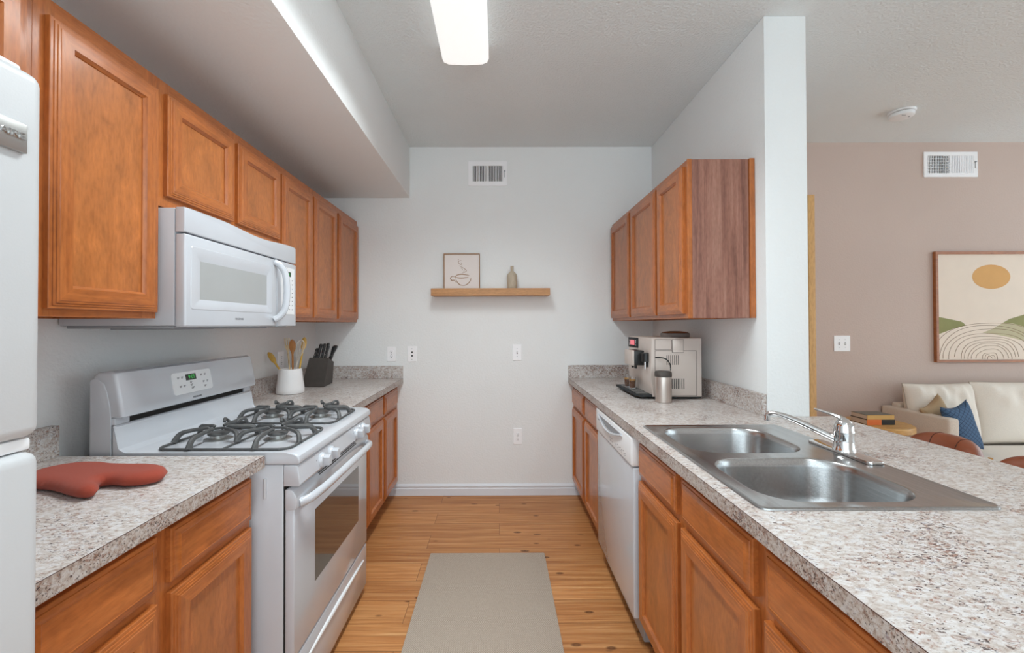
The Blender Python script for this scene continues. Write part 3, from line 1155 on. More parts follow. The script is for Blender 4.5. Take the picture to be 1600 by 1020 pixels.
con_text('clock_digits', '9:05', .021, 1.700, 1.134, M['green'])
p = Vector((conx(1.053), 1.716, 1.053)) + NRC * .0006
text('lettering', 'FRIGIDAIRE', .0098, p, (0, 1, 0), UPC, M['ink'], con, .0003)
bm = B()
for y, z, w in ((1.625, 1.137, .011), (1.645, 1.137, .011), (1.630, 1.103, .011), (1.650, 1.103, .011), (1.750, 1.137, .011), (1.772, 1.137, .010),
                (1.758, 1.108, .010), (1.780, 1.108, .010), (1.687, 1.114, .012), (1.687, 1.103, .014), (1.690, 1.092, .017), (1.762, 1.090, .013)):
    for k, ww in ((0, w), (.0042, w * .7)):
        for f in range(1):
            a = [tuple(Vector((conx(zz), yy, zz)) + NRC * .0026) for yy, zz in ((y, z - k), (y + ww, z - k), (y + ww, z - k + .0024), (y, z - k + .0024))]
            b = [tuple(Vector(q) - NRC * .0008) for q in a]
            loft(bm, [b, a])
obj('key_legends', bm, M['ink'], con)

# control panel with four knobs
bm = B()
prism(bm, [(-.704, .884), (-.664, .884), (-.657, .879), (-.649, .822), (-.654, .814), (-.704, .814)], 'Y', Y0, Y1, bev=.003)
pn = obj('knob_panel', bm, M['white'], RG)
for y in (1.548, 1.630, 1.925, 2.010):
    bm = B()
    lathe(bm, [(.0275, 0), (.0275, .004), (.0255, .011), (.0240, .014)], (-.6550, y, .846), 28, 'X')
    a = .35
    ring = []
    for x, k in ((-.6412, 1.16), (-.6225, 1.06), (-.6195, .92)):
        ring.append([(x, y + k * (u * math.cos(a) - v * math.sin(a)), .846 + k * (u * math.sin(a) + v * math.cos(a))) for u, v in
                     [(.0095, .016), (.0, .0195), (-.0095, .016), (-.0125, 0), (-.0095, -.016), (0, -.0195), (.0095, -.016), (.0125, 0)]])
    loft(bm, ring)
    kb = obj('knob', bm, M['white'], pn)
bm = B()
for y in (1.505, 1.59, 1.885, 1.97):
    box(bm, -.6565, -.6535, y, y + .004, .853, .857)
obj('knob_marks', bm, M['ink'], pn)
# oven door
bm = B()
box(bm, -.700, -.670, Y0 + .004, Y1 - .004, .252, .738, .003)
od = obj('oven_door', bm, M['white'], RG)
bm = B()
prism(bm, [(-.700, .735), (-.700, .802), (-.690, .805), (-.676, .800), (-.664, .784), (-.661, .768), (-.664, .740), (-.670, .735)], 'Y', Y0 + .002, Y1 - .002, bev=.004)
tr = obj('door_trim', bm, M['white'], RG)
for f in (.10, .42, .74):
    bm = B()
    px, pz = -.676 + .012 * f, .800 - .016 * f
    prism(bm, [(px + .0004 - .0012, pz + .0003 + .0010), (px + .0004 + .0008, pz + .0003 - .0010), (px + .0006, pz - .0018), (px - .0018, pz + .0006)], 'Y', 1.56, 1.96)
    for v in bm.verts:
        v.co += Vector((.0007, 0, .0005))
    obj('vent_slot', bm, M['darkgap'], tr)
bm = B()
hp = smoothline([(-.665, Y0 + .028, .752), (-.640, Y0 + .055, .757), (-.624, Y0 + .13, .764), (-.616, Y0 + .25, .770), (-.614, YM, .772), (-.616, Y1 - .25, .770), (-.624, Y1 - .13, .764), (-.640, Y1 - .055, .757), (-.665, Y1 - .028, .752)], 6)
tube(bm, hp, .0135, 12, flat=1.15)
obj('handle', bm, M['white'], od)
bm = B(); box(bm, -.6702, -.6692, 1.532, 2.002, .412, .672, .0004, 1)
obj('oven_window', bm, M['glassdark'], od, label='dark reflective oven window')
bm = B()
box(bm, -.700, -.671, Y0 + .004, Y1 - .004, .040, .242, .004)
dw = obj('storage_drawer', bm, M['white'], RG)
bm = B()
gp = [(-.6705, y, .178 + .012 * (1 - ((y - YM) / .36) ** 2)) for y in [YM - .33 + .66 * i / 20 for i in range(21)]]
tube(bm, gp, [.002 + .007 * math.sin(math.pi * (i + .5) / 21) for i in range(21)], 8, flat=1.0)
obj('pull_ridge', bm, M['white2'], dw)
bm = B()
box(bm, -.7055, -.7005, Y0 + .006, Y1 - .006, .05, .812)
obj('front_gap_shade', bm, M['darkgap'], RG)  # black sheet standing in for the shade behind door and drawer
# burners and grates
for yg in (1.545, 1.915):
    for xg in (-1.030, -.812):
        bm = B()
        lathe(bm, [(.046, 0), (.047, .002), (.040, .005), (.036, .006)], (xg, yg, .9248), 28)
        lathe(bm, [(.027, .005), (.027, .017)], (xg, yg, .9248), 28)
        bo = obj('burner', bm, M['alu'], RG)
        bm = B()
        lathe(bm, [(.033, .0175), (.035, .020), (.034, .0245), (.028, .0265), (.001, .027)], (xg, yg, .9248), 28)
        obj('burner_cap', bm, M['iron'], bo)


def grate(yc):
    bm = B()
    x0, x1, y0, y1 = -1.142, -.700, yc - .148, yc + .148
    z = .9295
    ring = [(p[0], p[1], z) for p in rrect(x0, x1, y0, y1, .035, 4)]
    tube(bm, ring, .0046, 6, closed=True)
    tube(bm, [((x0 + x1) / 2, y0, z), ((x0 + x1) / 2, y1, z)], .0038, 6)
    for xb in (-1.030, -.812):
        for dx, dy, ext, off in ((-1, 0, .112, -.052), (-1, 0, .112, .052), (1, 0, .110, -.052), (1, 0, .110, .052), (0, -1, .148, 0), (0, 1, .148, 0)):
            pts = []
            for t, h, k in ((1.0, 0, 1.25), (.97, .012, 1.15), (.91, .025, 1), (.80, .032, .85), (.62, .035, .6), (.44, .037, .42), (.27, .039, .30), (.20, .036, .28)):
                pts.append((xb + dx * ext * t + dy * off * k, yc + dy * ext * t + abs(dx) * off * k, z + h))
            sm = smoothline(pts, 4)
            n = len(sm)
            tube(bm, sm, [(.0128 - .0074 * (i / n) ** .7) for i in range(n)], 8, flat=.8)
        # scrolled rear finger rests
        for u in (-.034, .034):
            q = [(xb + u, yc + .118, z + .030), (xb + u * 1.1, yc + .100, z + .046), (xb + u * .9, yc + .082, z + .050), (xb + u * .7, yc + .070, z + .042)]
            tube(bm, smoothline(q, 4), .0058, 8)
            tube(bm, [(xb + u, yc + .118, z + .030), (xb + u * .3, yc + .125, z + .026)], .006, 8)
    for cx, cy in ((x0 + .03, y0), (x1 - .03, y0), (x0 + .03, y1), (x1 - .03, y1), ((x0 + x1) / 2, y0), ((x0 + x1) / 2, y1)):
        lathe(bm, [(.005, -.0044), (.005, 0)], (cx, cy, z), 8)
    obj('grate', bm, M['iron'], RG)


grate(1.545)
grate(1.915)

# ------------------------------------------------------------------ dishwasher
DW = thing('dishwasher', 'white built-in dishwasher between maple base cabinets below the coffee machine', 'dishwasher', (.87, 2.064, 0))
Y0, Y1 = 1.748, 2.380
bm = B(); box(bm, .60, 1.18, Y0 + .004, Y1 - .004, .02, CT - .042, .003)
obj('tub_body', bm, M['greyplastic'], DW)
bm = B(); box(bm, .557, .600, Y0, Y1, .118, .742, .006, 3)
obj('door', bm, M['white'], DW)
bm = B(); box(bm, .549, .600, Y0 + .001, Y1 - .001, .746, .872, .010, 3)
cpn = obj('control_panel', bm, M['white2'], DW)
yc = (Y0 + Y1) / 2 + .03
bm = B()
up_ = [(yc - .21 + .42 * i / 16, .846) for i in range(17)]
lo_ = [(yc + .21 - .42 * i / 16, .846 - .031 * math.sin(math.pi * i / 16)) for i in range(1, 16)]
prism(bm, up_ + lo_, 'X', .5478, .5500)
obj('handle_recess', bm, M['greyplastic'], cpn)
bm = B()
tube(bm, [(.5465 - .010 * math.sin(math.pi * i / 16), yc - .22 + .44 * i / 16, .846 - .034 * math.sin(math.pi * i / 16)) for i in range(17)], .0060, 8)
tube(bm, [(.5480, yc - .22 + .44 * i / 16, .849) for i in range(17)], .004, 6)
obj('handle', bm, M['white'], cpn)
bm = B()
for i, y in enumerate((1.83, 1.85, 1.88, 1.90, 1.92, 1.945, 1.97, 2.04, 2.06, 2.075)):
    box(bm, .5484, .5492, y, y + .010, .776 + .006 * (i % 2), .7785 + .006 * (i % 2))
    box(bm, .5484, .5492, y, y + .006, .768, .770)
obj('key_legends', bm, M['ink'], cpn)
bm = B(); box(bm, .5484, .5492, 2.29, 2.335, .815, .821)
obj('maker_mark', bm, M['ink'], cpn)
bm = B(); box(bm, .63, .645, Y0 + .004, Y1 - .004, .0, .117)
obj('kick_plate', bm, M['black'], DW)

# ------------------------------------------------------------------ left counter: mitt, crock with utensils, knife block
def at(u, v, axis, val):
    r = cam_ray(u, v)
    i = 'XYZ'.index(axis)
    o = Vector((0, 0, EYE))
    return o + r * ((val - o[i]) / r[i])


mitt_outline = [(-1.235, 1.085), (-1.255, 1.130), (-1.245, 1.175), (-1.205, 1.210), (-1.150, 1.217), (-1.095, 1.203), (-1.040, 1.198), (-.985, 1.196), (-.935, 1.180), (-.906, 1.150),
                (-.901, 1.118), (-.925, 1.092), (-.965, 1.082), (-1.000, 1.088), (-1.020, 1.086), (-1.012, 1.066), (-.992, 1.046), (-.980, 1.026), (-.990, 1.012), (-1.015, 1.010), (-1.055, 1.024), (-1.105, 1.046), (-1.150, 1.060), (-1.200, 1.068)]
mo = [(p.x, p.y) for p in smoothline([(x, y, 0) for x, y in mitt_outline], 4, closed=True)]
bm = B()
puffy(bm, mo, CT + .0005, .036, .030, .0075)
o = obj('oven_mitt', bm, M['mitt'], None, 60, (-1.06, 1.11, CT))
tag(o, 'rust red oven mitt lying on the short countertop beside the refrigerator', 'oven mitt')

CRX, CRY = -1.296, 2.612
bm = B()
lathe(bm, [(.070, 0), (.078, .002), (.081, .008), (.080, .03), (.066, .142), (.065, .150), (.062, .152), (.059, .149), (.058, .14), (.070, .02), (.001, .015)], (CRX, CRY, CT + .0003), 40)
o = obj('utensil_crock', bm, M['ceramic'], None, 40, (CRX, CRY, CT))
tag(o, 'white tapered ceramic crock full of wooden utensils', 'crock')


def utensil(name, label, cat, foot, tip, mat, kind, wid, hl):
    """a stick from foot to head with a shaped head of length hl; the head lies across the view"""
    a, b = Vector(foot), Vector(tip)
    d = (b - a).normalized()
    side = Vector((1, 0.15, 0)) - d * d.dot(Vector((1, 0.15, 0)))
    side.normalize()
    nr = d.cross(side).normalized()
    bm = B()
    L = (b - a).length
    h0 = b - d * hl
    if kind in ('spoon', 'fork'):
        prof = [(0, .0048), (.5, .0052), (.97, .0062)]
        st = [a + d * ((L - hl) * f) for f, _ in prof]
        rings = [[tuple(p + side * (w * math.cos(k * math.pi / 4)) + nr * (w * .8 * math.sin(k * math.pi / 4))) for k in range(8)] for p, (_, w) in zip(st, prof)]
        if kind == 'spoon':
            for i in range(1, 11):
                f = i / 10
                w = max(.0045 * (1 - f) + .0012, wid * math.sqrt(max(0, 1 - ((f - .52) / .48) ** 2)))
                p = h0 + d * (hl * f) + nr * (.004 * math.sin(math.pi * f))
                rings.append([tuple(p + side * (w * math.cos(k * math.pi / 4)) + nr * (.0042 * math.sin(k * math.pi / 4))) for k in range(8)])
            loft(bm, rings)
        else:
            for f, w in ((.15, .010), (.35, wid), (.45, wid)):
                p = h0 + d * (hl * f)
                rings.append([tuple(p + side * (w * math.cos(k * math.pi / 4)) + nr * (.0036 * math.sin(k * math.pi / 4))) for k in range(8)])
            loft(bm, rings)
            for u in (-.72, .0, .72):
                pts = [h0 + d * (hl * f) + side * (wid * u) for f in (.40, .7, .95, 1.0)]
                tube(bm, pts, [.0042, .0042, .004, .002], 6)
        o = obj(name, bm, mat, None, 50, foot)
        tag(o, label, cat, 'utensils in the white crock')
    else:
        t = thing(name, label, cat, foot, 'utensils in the white crock')
        tube(bm, [a, a + d * (L - hl) * .6, h0 + d * .01], [.0062, .007, .006], 10)
        obj('handle', bm, mat, t)
        bm = B()
        for k in range(5):
            an = k * math.pi / 5
            ax = side * math.cos(an) + nr * math.sin(an)
            prof = [(0, .003), (.25, .5), (.55, .95), (.78, 1.0), (.93, .65), (1, 0), (.93, -.65), (.78, -1.0), (.55, -.95), (.25, -.5), (0, -.003)]
            tube(bm, smoothline([h0 + d * (hl * f) + ax * (wid * w) for f, w in prof], 3), .0015, 6)
        obj('wire_loops', bm, M['wire'], t)
    return


IB = CT + .022
utensil('wooden_spoon', 'yellow wooden spoon leaning left out of the white crock', 'spoon', (-1.275, 2.600, IB), (-1.415, 2.575, 1.176), M['spoonY'], 'spoon', .017, .082)
utensil('wooden_fork', 'pale pronged wooden serving fork standing in the white crock', 'fork', (-1.314, 2.660, IB), (-1.322, 2.618, 1.262), M['spoonP'], 'fork', .0165, .085)
utensil('wooden_spoon', 'reddish-brown wooden spoon upright in front of the pale fork', 'spoon', (-1.292, 2.640, IB), (-1.275, 2.590, 1.254), M['spoonB'], 'spoon', .0195, .088)
utensil('balloon_whisk', 'wire whisk leaning right in the white crock', 'whisk', (-1.290, 2.612, IB), (-1.214, 2.585, 1.250), M['wire'], 'whisk', .024, .140)
utensil('wooden_spoon', 'olive-brown wooden spoon seen behind the whisk wires', 'spoon', (-1.276, 2.648, IB), (-1.236, 2.672, 1.266), M['spoonY'], 'spoon', .017, .088)

bm = B()
KC = CT + .0005
KB = [(-1.342, 2.850, KC), (-1.187, 2.850, KC), (-1.213, 3.060, KC), (-1.358, 3.060, KC)]
KT = [(-1.287, 2.850, 1.121), (-1.157, 2.850, 1.120), (-1.190, 3.030, 1.078), (-1.310, 3.030, 1.078)]
loft(bm, [KB, KT])
bmesh.ops.bevel(bm, geom=list(bm.edges), offset=.0025, segments=2, affect='EDGES')
o = obj('knife_block', bm, M['block'], None, 30, (-1.27, 2.95, CT))
tag(o, 'charcoal slanted knife block in the counter corner beyond the crock', 'knife block')


def knife(label, x, y, ztop, dx, w=.0085, bulge=1.0):
    zb = 1.121 - (y - 2.85) * .24
    t = thing('kitchen_knife', label, 'knife', (x, y, zb), 'knives in the charcoal block')
    bm = B()
    h = ztop - zb
    rings = []
    for f, k in ((0, .9), (.06, 1.0), (.4, .88), (.75, 1.02 * bulge), (.92, 1.08 * bulge), (1.0, .7)):
        cx, cy, cz = x + dx * f, y + .02 * f, zb + .0004 + h * f
        rings.append([(cx + p[0] * k, cy + p[1] * k, cz) for p in rrect(-w, w, -.012, .012, .005, 3)])
    loft(bm, rings)
    obj('handle', bm, M['knife'], t)
    bm = B()
    for f in (.3, .65):
        lathe(bm, [(.0022, 0), (.0022, .0012), (.0005, .0013)], (x + dx * f, y + .02 * f - .0125, zb + h * f), 8, 'Y')
    obj('rivet', bm, M['alu'], t)


knife('shortest black-handled knife, leftmost in the charcoal block', -1.262, 2.875, 1.182, .012)
knife('second black-handled knife from the left in the charcoal block', -1.239, 2.875, 1.212, .014)
knife('middle front black-handled knife in the charcoal block', -1.214, 2.875, 1.214, .014)
knife('fourth black-handled knife from the left in the charcoal block', -1.190, 2.875, 1.200, .014)
knife('black-handled knife rising from the back row of the charcoal block', -1.225, 2.96, 1.215, .016)
knife('thick flared black handle at the right of the charcoal block', -1.190, 2.955, 1.198, .034, .012, 1.25)


# ------------------------------------------------------------------ wall plates, registers
def wallplate(name, label, cat, x0, x1, z0, z1, y, kind, group=None, axis='Y', s=-1):
    """plate on a wall; axis Y: on a wall facing -Y at y; axis X: on the left wall facing +X (x0,x1 then run along Y)"""
    c = ((x0 + x1) / 2, (z0 + z1) / 2)

    def P(a, d, z):
        return (a, y - d, z) if axis == 'Y' else (y + d, a, z)
    t = thing(name, label, cat, P(c[0], 0, z0), group)

    def plate(a0, a1, b0, b1, r, d0, d1, nm, mat, par, chamfer=.0012):
        bm = B()
        loft(bm, [[P(p[0], d0, p[1]) for p in rrect(a0, a1, b0, b1, r, 4)], [P(p[0], d1 - chamfer, p[1]) for p in rrect(a0, a1, b0, b1, r, 4)],
                  [P(p[0], d1, p[1]) for p in rrect(a0 + chamfer, a1 - chamfer, b0 + chamfer, b1 - chamfer, max(r - chamfer, .0005), 4)]])
        return obj(nm, bm, mat, par)
    plate(x0, x1, z0, z1, .004, .0003, .0058, 'cover_plate', M['plate'], t, .002)
    if kind == 'outlet':
        for dz in (-.0195, .0195):
            r = plate(c[0] - .0165, c[0] + .0165, c[1] + dz - .0135, c[1] + dz + .0135, .010, .005, .0076, 'receptacle', M['plate'], t)
            bm = B()
            for a in (-.0062, .0062):
                q = [P(c[0] + a - .0012, .0074, c[1] + dz + .001), P(c[0] + a + .0012, .0074, c[1] + dz + .001), P(c[0] + a + .0012, .0074, c[1] + dz + .009), P(c[0] + a - .0012, .0074, c[1] + dz + .009)]
                w = [P(c[0] + (a + e), .0082, z) for e, z in ((-.0012, c[1] + dz + .001), (.0012, c[1] + dz + .001), (.0012, c[1] + dz + .009), (-.0012, c[1] + dz + .009))]
                loft(bm, [q, w])
            for d in (.0082,):
                ring = [P(c[0] + .0027 * math.cos(k * math.pi / 5), d, c[1] + dz - .006 + .003 * math.sin(k * math.pi / 5)) for k in range(10)]
                ring0 = [P(c[0] + .0027 * math.cos(k * math.pi / 5), .0074, c[1] + dz - .006 + .003 * math.sin(k * math.pi / 5)) for k in range(10)]
                loft(bm, [ring0, ring])
            obj('slots', bm, M['ventdark'], r)
        sz = [0]
    elif kind == 'jack':
        for dz in (-.014, .014):
            plate(c[0] - .0065, c[0] + .0065, c[1] + dz - .006, c[1] + dz + .006, .001, .005, .0066, 'jack_port', M['ventdark'], t, .0004)
        sz = [-.042, .042]
    else:
        for da in ((0,) if kind == 'switch' else (-.023, .023)):
            plate(c[0] + da - .005, c[0] + da + .005, c[1] - .012, c[1] + .012, .0008, .005, .0064, 'toggle_slot', M['greyplastic'], t, .0003)
            bm = B()
            up = 1 if da <= 0 else -1
            loft(bm, [[P(c[0] + da + a, .006, c[1] + b) for a, b in ((-.004, -.006), (.004, -.006), (.004, .006), (-.004, .006))],
                      [P(c[0] + da + a, .019, c[1] + b + up * .007) for a, b in ((-.003, -.003), (.003, -.003), (.003, .003), (-.003, .003))]])
            obj('toggle', bm, M['plate'], t)
        sz = [-.030, .030]
    bm = B()
    for z in sz:
        for da in ((-.023, .023) if kind == 'double' else (0,)):
            ring = [P(c[0] + da + .003 * math.cos(k * math.pi / 5), .0055, c[1] + z + .003 * math.sin(k * math.pi / 5)) for k in range(10)]
            loft(bm, [ring, [P(c[0] + da + .0025 * math.cos(k * math.pi / 5), .0064, c[1] + z + .0025 * math.sin(k * math.pi / 5)) for k in range(10)]])
    obj('screw', bm, M['greyplastic'], t)


GO = 'electrical outlets'
wallplate('electrical_outlet', 'white duplex outlet on the back wall, left of the two-port plate', 'outlet', -.884, -.813, 1.053, 1.168, YB, 'outlet', GO)
wallplate('phone_jack_plate', 'white two-port jack plate on the back wall', 'wall plate', -.722, -.650, 1.050, 1.172, YB, 'jack')
wallplate('light_switch', 'white single light switch on the back wall below the vase', 'switch', .108, .180, 1.058, 1.184, YB, 'switch')
wallplate('electrical_outlet', 'white duplex outlet low on the back wall near the floor', 'outlet', .112, .182, .396, .522, YB, 'outlet', GO)
wallplate('electrical_outlet', 'white duplex outlet on the left wall behind the utensil crock', 'outlet', 2.748, 2.820, 1.048, 1.168, XL, 'outlet', GO, axis='X')
wallplate('light_switch', 'white double light switch on the taupe living-room wall', 'switch', 2.598, 2.724, 1.126, 1.248, YLIV, 'double')


def register(label, x0, x1, z0, z1, y, style):
    t = thing('air_register', label, 'vent', ((x0 + x1) / 2, y, z0), 'wall air registers')
    m = (x1 - x0) * .07
    if style == 'kitchen':
        a0, a1, b0, b1 = x0 + .034, x1 - .036, z0 + .036, z1 - .034
    else:
        a0, a1, b0, b1 = x0 + .028, x1 - .036, z0 + .030, z1 - .030
    xm = (a0 + a1) / 2 - (.004 if style == 'kitchen' else 0)
    bm = B()
    D0, D1 = .0004, .009
    for q in ((x0, x1, z0, b0), (x0, x1, b1, z1), (x0, a0, b0, b1), (a1, x1, b0, b1), (xm - .005, xm + .005, b0, b1)):
        box(bm, q[0], q[1], y - D1, y - D0, q[2], q[3])
    obj('frame', bm, M['plate'], t)
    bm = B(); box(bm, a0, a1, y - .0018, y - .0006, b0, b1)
    obj('duct_shade', bm, M['ventdark'], t)  # dark sheet painted as the shade inside the duct
    n = 9 if style == 'kitchen' else 13
    for k, (p0, p1) in enumerate(((a0, xm - .005), (xm + .005, a1))):
        bm = B()
        st = (p1 - p0) / n
        closed = style != 'kitchen' and k == 1
        for i in range(n):
            x = p0 + st * (i + .5)
            w = st * (.31 if closed else .15)  # closed slats narrowed; dark sheet showing through stands for their shade
            tl = (-.12 if k == 0 else .12) * st if not closed else 0
            prism(bm, [(x - w + tl, y - .009), (x + w + tl, y - .009), (x + w - tl, y - .002), (x - w - tl, y - .002)], 'Z', b0, b1)
        obj('louvre_bank', bm, M['plate'], t)
        if style != 'kitchen' and k == 0:
            bm = B()
            for i in range(1, 6):
                z = b0 + (b1 - b0) * i / 6
                box(bm, p0, p1, y - .0085, y - .0025, z - .003, z + .003)
            obj('cross_bars', bm, M['alu'], t)
    bm = B()
    box(bm, x1 - .022, x1 - .018, y - .0115, y - .0088, (z0 + z1) / 2 - .03, (z0 + z1) / 2 + .02)
    box(bm, x1 - .024, x1 - .013, y - .016, y - .0088, (z0 + z1) / 2 + .016, (z0 + z1) / 2 + .024)
    obj('damper_lever', bm, M['greyplastic'], t)


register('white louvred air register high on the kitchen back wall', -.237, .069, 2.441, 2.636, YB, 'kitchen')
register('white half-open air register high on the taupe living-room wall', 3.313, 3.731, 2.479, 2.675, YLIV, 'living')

# ------------------------------------------------------------------ floating shelf, picture, vase
bm = B(); box(bm, -.515, .390, YB - .142, YB - .0006, 1.563, 1.618, .0015, 1)
o = obj('floating_shelf', bm, M['oakx'], None, 30, (-.06, YB, 1.563))
tag(o, 'oak floating shelf on the back wall holding picture and vase', 'shelf')
t = thing('framed_picture', 'small framed line drawing of a steaming coffee cup on the shelf', 'picture', (-.285, 3.285, 1.618))
px0, px1, pz0, pz1, py = -.430, -.148, 1.6185, 1.898, 3.283
bm = B()
w = .0065
for q in ((px0, px1, pz0, pz0 + w), (px0, px1, pz1 - w, pz1), (px0, px0 + w, pz0 + w, pz1 - w), (px1 - w, px1, pz0 + w, pz1 - w)):
    box(bm, q[0], q[1], py - .008, py + .012, q[2], q[3])
obj('frame', bm, M['bronze'], t)
bm = B(); box(bm, px0 + w, px1 - w, py - .003, py + .010, pz0 + w, pz1 - w)
pr = obj('print', bm, M['whiteprint'], t)


def zp(zx, zy):
    return ((690 + zx / 14.57 - 781.5) * 3.28 / 655 + .002, 1.34 - (390 + zy / 14.57 - 507) * 3.28 / 655)


strokes = [([(335, 610), (270, 600), (230, 640), (260, 690), (320, 690), (345, 735)], 10), ([(330, 620), (380, 570), (470, 550), (580, 560), (660, 580)], 10),
           ([(330, 610), (400, 632), (520, 635), (640, 620)], 9), ([(345, 640), (370, 710), (430, 780), (480, 800), (520, 806)], 9),
           ([(700, 630), (680, 700), (620, 770), (540, 805), (480, 800)], 8), ([(405, 200), (416, 230)], 4), ([(480, 235), (430, 245), (410, 280), (440, 320), (500, 345)], 5),
           ([(425, 355), (500, 395), (570, 440), (590, 475), (550, 505), (490, 520)], 6), ([(455, 400), (500, 430), (495, 465)], 4), ([(545, 460), (530, 495)], 4), ([(470, 285), (490, 315)], 5)]
bm = B()
for pts, wd in strokes:
    q = [(zp(*p)[0], py - .0032, zp(*p)[1]) for p in pts]
    q = smoothline(q, 6)
    n = len(q)
    tube(bm, q, [.00034 * wd * (.35 + .65 * math.sin(math.pi * (i + .5) / n)) for i in range(n)], 6)
obj('cup_drawing', bm, M['bronze'], pr)
bm = B()
lathe(bm, [(.030, 0), (.036, .004), (.0385, .05), (.0395, .095), (.036, .112), (.026, .124), (.0145, .134), (.0115, .142), (.0118, .172), (.0125, .176), (.0095, .177), (.008, .16), (.001, .15)], (.104, 3.252, 1.6183), 32)
o = obj('bottle_vase', bm, M['vase'], None, 40, (.104, 3.252, 1.618))
tag(o, 'small beige bottle-shaped stoneware vase on the floating shelf', 'vase')

# ------------------------------------------------------------------ coffee machine, milk carafe, espresso glasses
t = thing('coffee_machine', 'taupe metal automatic coffee machine on the peninsula countertop behind the milk carafe', 'coffee machine', (1.0, 2.54, CT))
MX0, MX1, MY0, MY1, MZ0, MZ1 = .855, 1.136, 2.345, 2.745, CT + .014, 1.264
bm = B()
prism(bm, [(MX0 + .004, MZ0), (MX1, MZ0), (MX1, MZ1 - .004), (MX1 - .012, MZ1), (MX0 - .004, MZ1), (MX0 - .006, 1.05)], 'Y', MY0, MY1, bev=.006, seg=3)
mb = obj('housing', bm, M['machine'], t)
bm = B()
for x in (MX0 + .03, MX1 - .05):
    for y in (MY0 + .03, MY1 - .05):
        box(bm, x, x + .03, y, y + .03, CT + .0003, MZ0 + .002)
box(bm, MX0 + .015, MX1 - .006, MY0 + .004, MY1 - .01, CT + .006, MZ0 + .001)
obj('feet', bm, M['black'], t)
yS = MY0


def seam(bm, x0, x1, z0, z1, w=.0022):
    for q in ((x0, x1, z1 - w, z1), (x0, x1, z0, z0 + w), (x0, x0 + w, z0, z1), (x1 - w, x1, z0, z1)):
        box(bm, q[0], q[1], yS - .0008, yS + .001, q[2], q[3])


bm = B()
seam(bm, .872, 1.106, MZ0 + .006, 1.193)
seam(bm, .872, .966, 1.196, 1.256)
seam(bm, .968, 1.034, 1.182, 1.256)
obj('panel_seams', bm, M['machdark'], mb)
bm = B(); box(bm, .9705, 1.0315, yS - .004, yS + .001, 1.186, 1.254, .002)
box(bm, .972, 1.030, yS - .007, yS - .003, 1.1835, 1.192, .001)
obj('water_tank_tab', bm, M['machine'], t)
for x0, x1, z0, z1 in ((.940, 1.004, 1.113, 1.166), (.968, 1.034, .979, 1.036)):
    bm = B()
    for i in range(7):
        x = x0 + (x1 - x0) * i / 6
        box(bm, x - .0018, x + .0018, yS - .0008, yS + .001, z0, z1)
    obj('vent_slits', bm, M['ventdark'], mb)
bm = B(); box(bm, MX0 - .0105, MX0 - .002, 2.555, 2.735, 1.197, 1.258, .003)
dp = obj('control_panel', bm, M['ventdark'], t)
bm = B(); box(bm, MX0 - .0122, MX0 - .010, 2.610, 2.690, 1.212, 1.242)
obj('touch_screen', bm, M['redscreen'], dp)
bm = B()
for y in (2.585, 2.705):
    for z in (1.213, 1.226, 1.239):
        box(bm, MX0 - .0118, MX0 - .010, y - .004, y + .004, z - .003, z + .003)
obj('buttons', bm, M['white2'], dp)
bm = B(); box(bm, .792, MX0 - .002, 2.455, 2.605, 1.100, 1.186, .005)
sp = obj('spout_housing', bm, M['black'], t)
bm = B(); box(bm, .782, .7925, 2.452, 2.608, 1.098, 1.188, .003)
obj('spout_cover', bm, M['machine'], sp)
bm = B()
for y in (2.50, 2.555):
    lathe(bm, [(.007, 0), (.009, .03)], (.815, y, 1.078), 12)
obj('nozzle', bm, M['black'], sp)
bm = B()
lathe(bm, [(.022, 0), (.022, .045), (.018, .05)], (.838, 2.395, 1.128), 20)
box(bm, .846, .866, 2.382, 2.410, 1.095, 1.15, .003)
fr_ = obj('milk_frother', bm, M['black'], t)
bm = B()
lathe(bm, [(.006, 0), (.006, .045)], (.835, 2.395, 1.085), 12)
obj('steam_pipe', bm, M['chrome'], fr_)
bm = B()
lathe(bm, [(.012, 0), (.012, .012), (.008, .014)], (.862, 2.365, 1.148), 16)
hz = smoothline([(.866, 2.358, 1.152), (.895, 2.325, 1.155), (.918, 2.300, 1.148), (.930, 2.282, 1.125), (.931, 2.274, 1.104), (.928, 2.268, 1.0905)], 6)
tube(bm, hz, .0035, 8)
obj('milk_hose', bm, M['black'], t)
bm = B()
prism(bm, [(.772, 2.40), (.790, 2.352), (.862, 2.350), (.862, 2.765), (.772, 2.765)], 'Z', CT + .012, CT + .026, bev=.003)
dt = obj('drip_tray', bm, M['ventdark'], t)
bm = B()
for i in range(9):
    y = 2.40 + .04 * i
    box(bm, .786, .852, y, y + .014, CT + .0258, CT + .0274)
obj('tray_grid', bm, M['alu'], dt)
bm = B(); lathe(bm, [(.078, 0), (.080, .004), (.080, .022), (.076, .026)], (1.040, 2.475, MZ1 - .0005), 36)
hp_ = obj('bean_hopper', bm, M['machdark'], t)
bm = B(); lathe(bm, [(.074, .0255), (.070, .030), (.030, .036), (.001, .037)], (1.040, 2.475, MZ1), 36)
obj('hopper_lid', bm, M['coffee'], hp_)

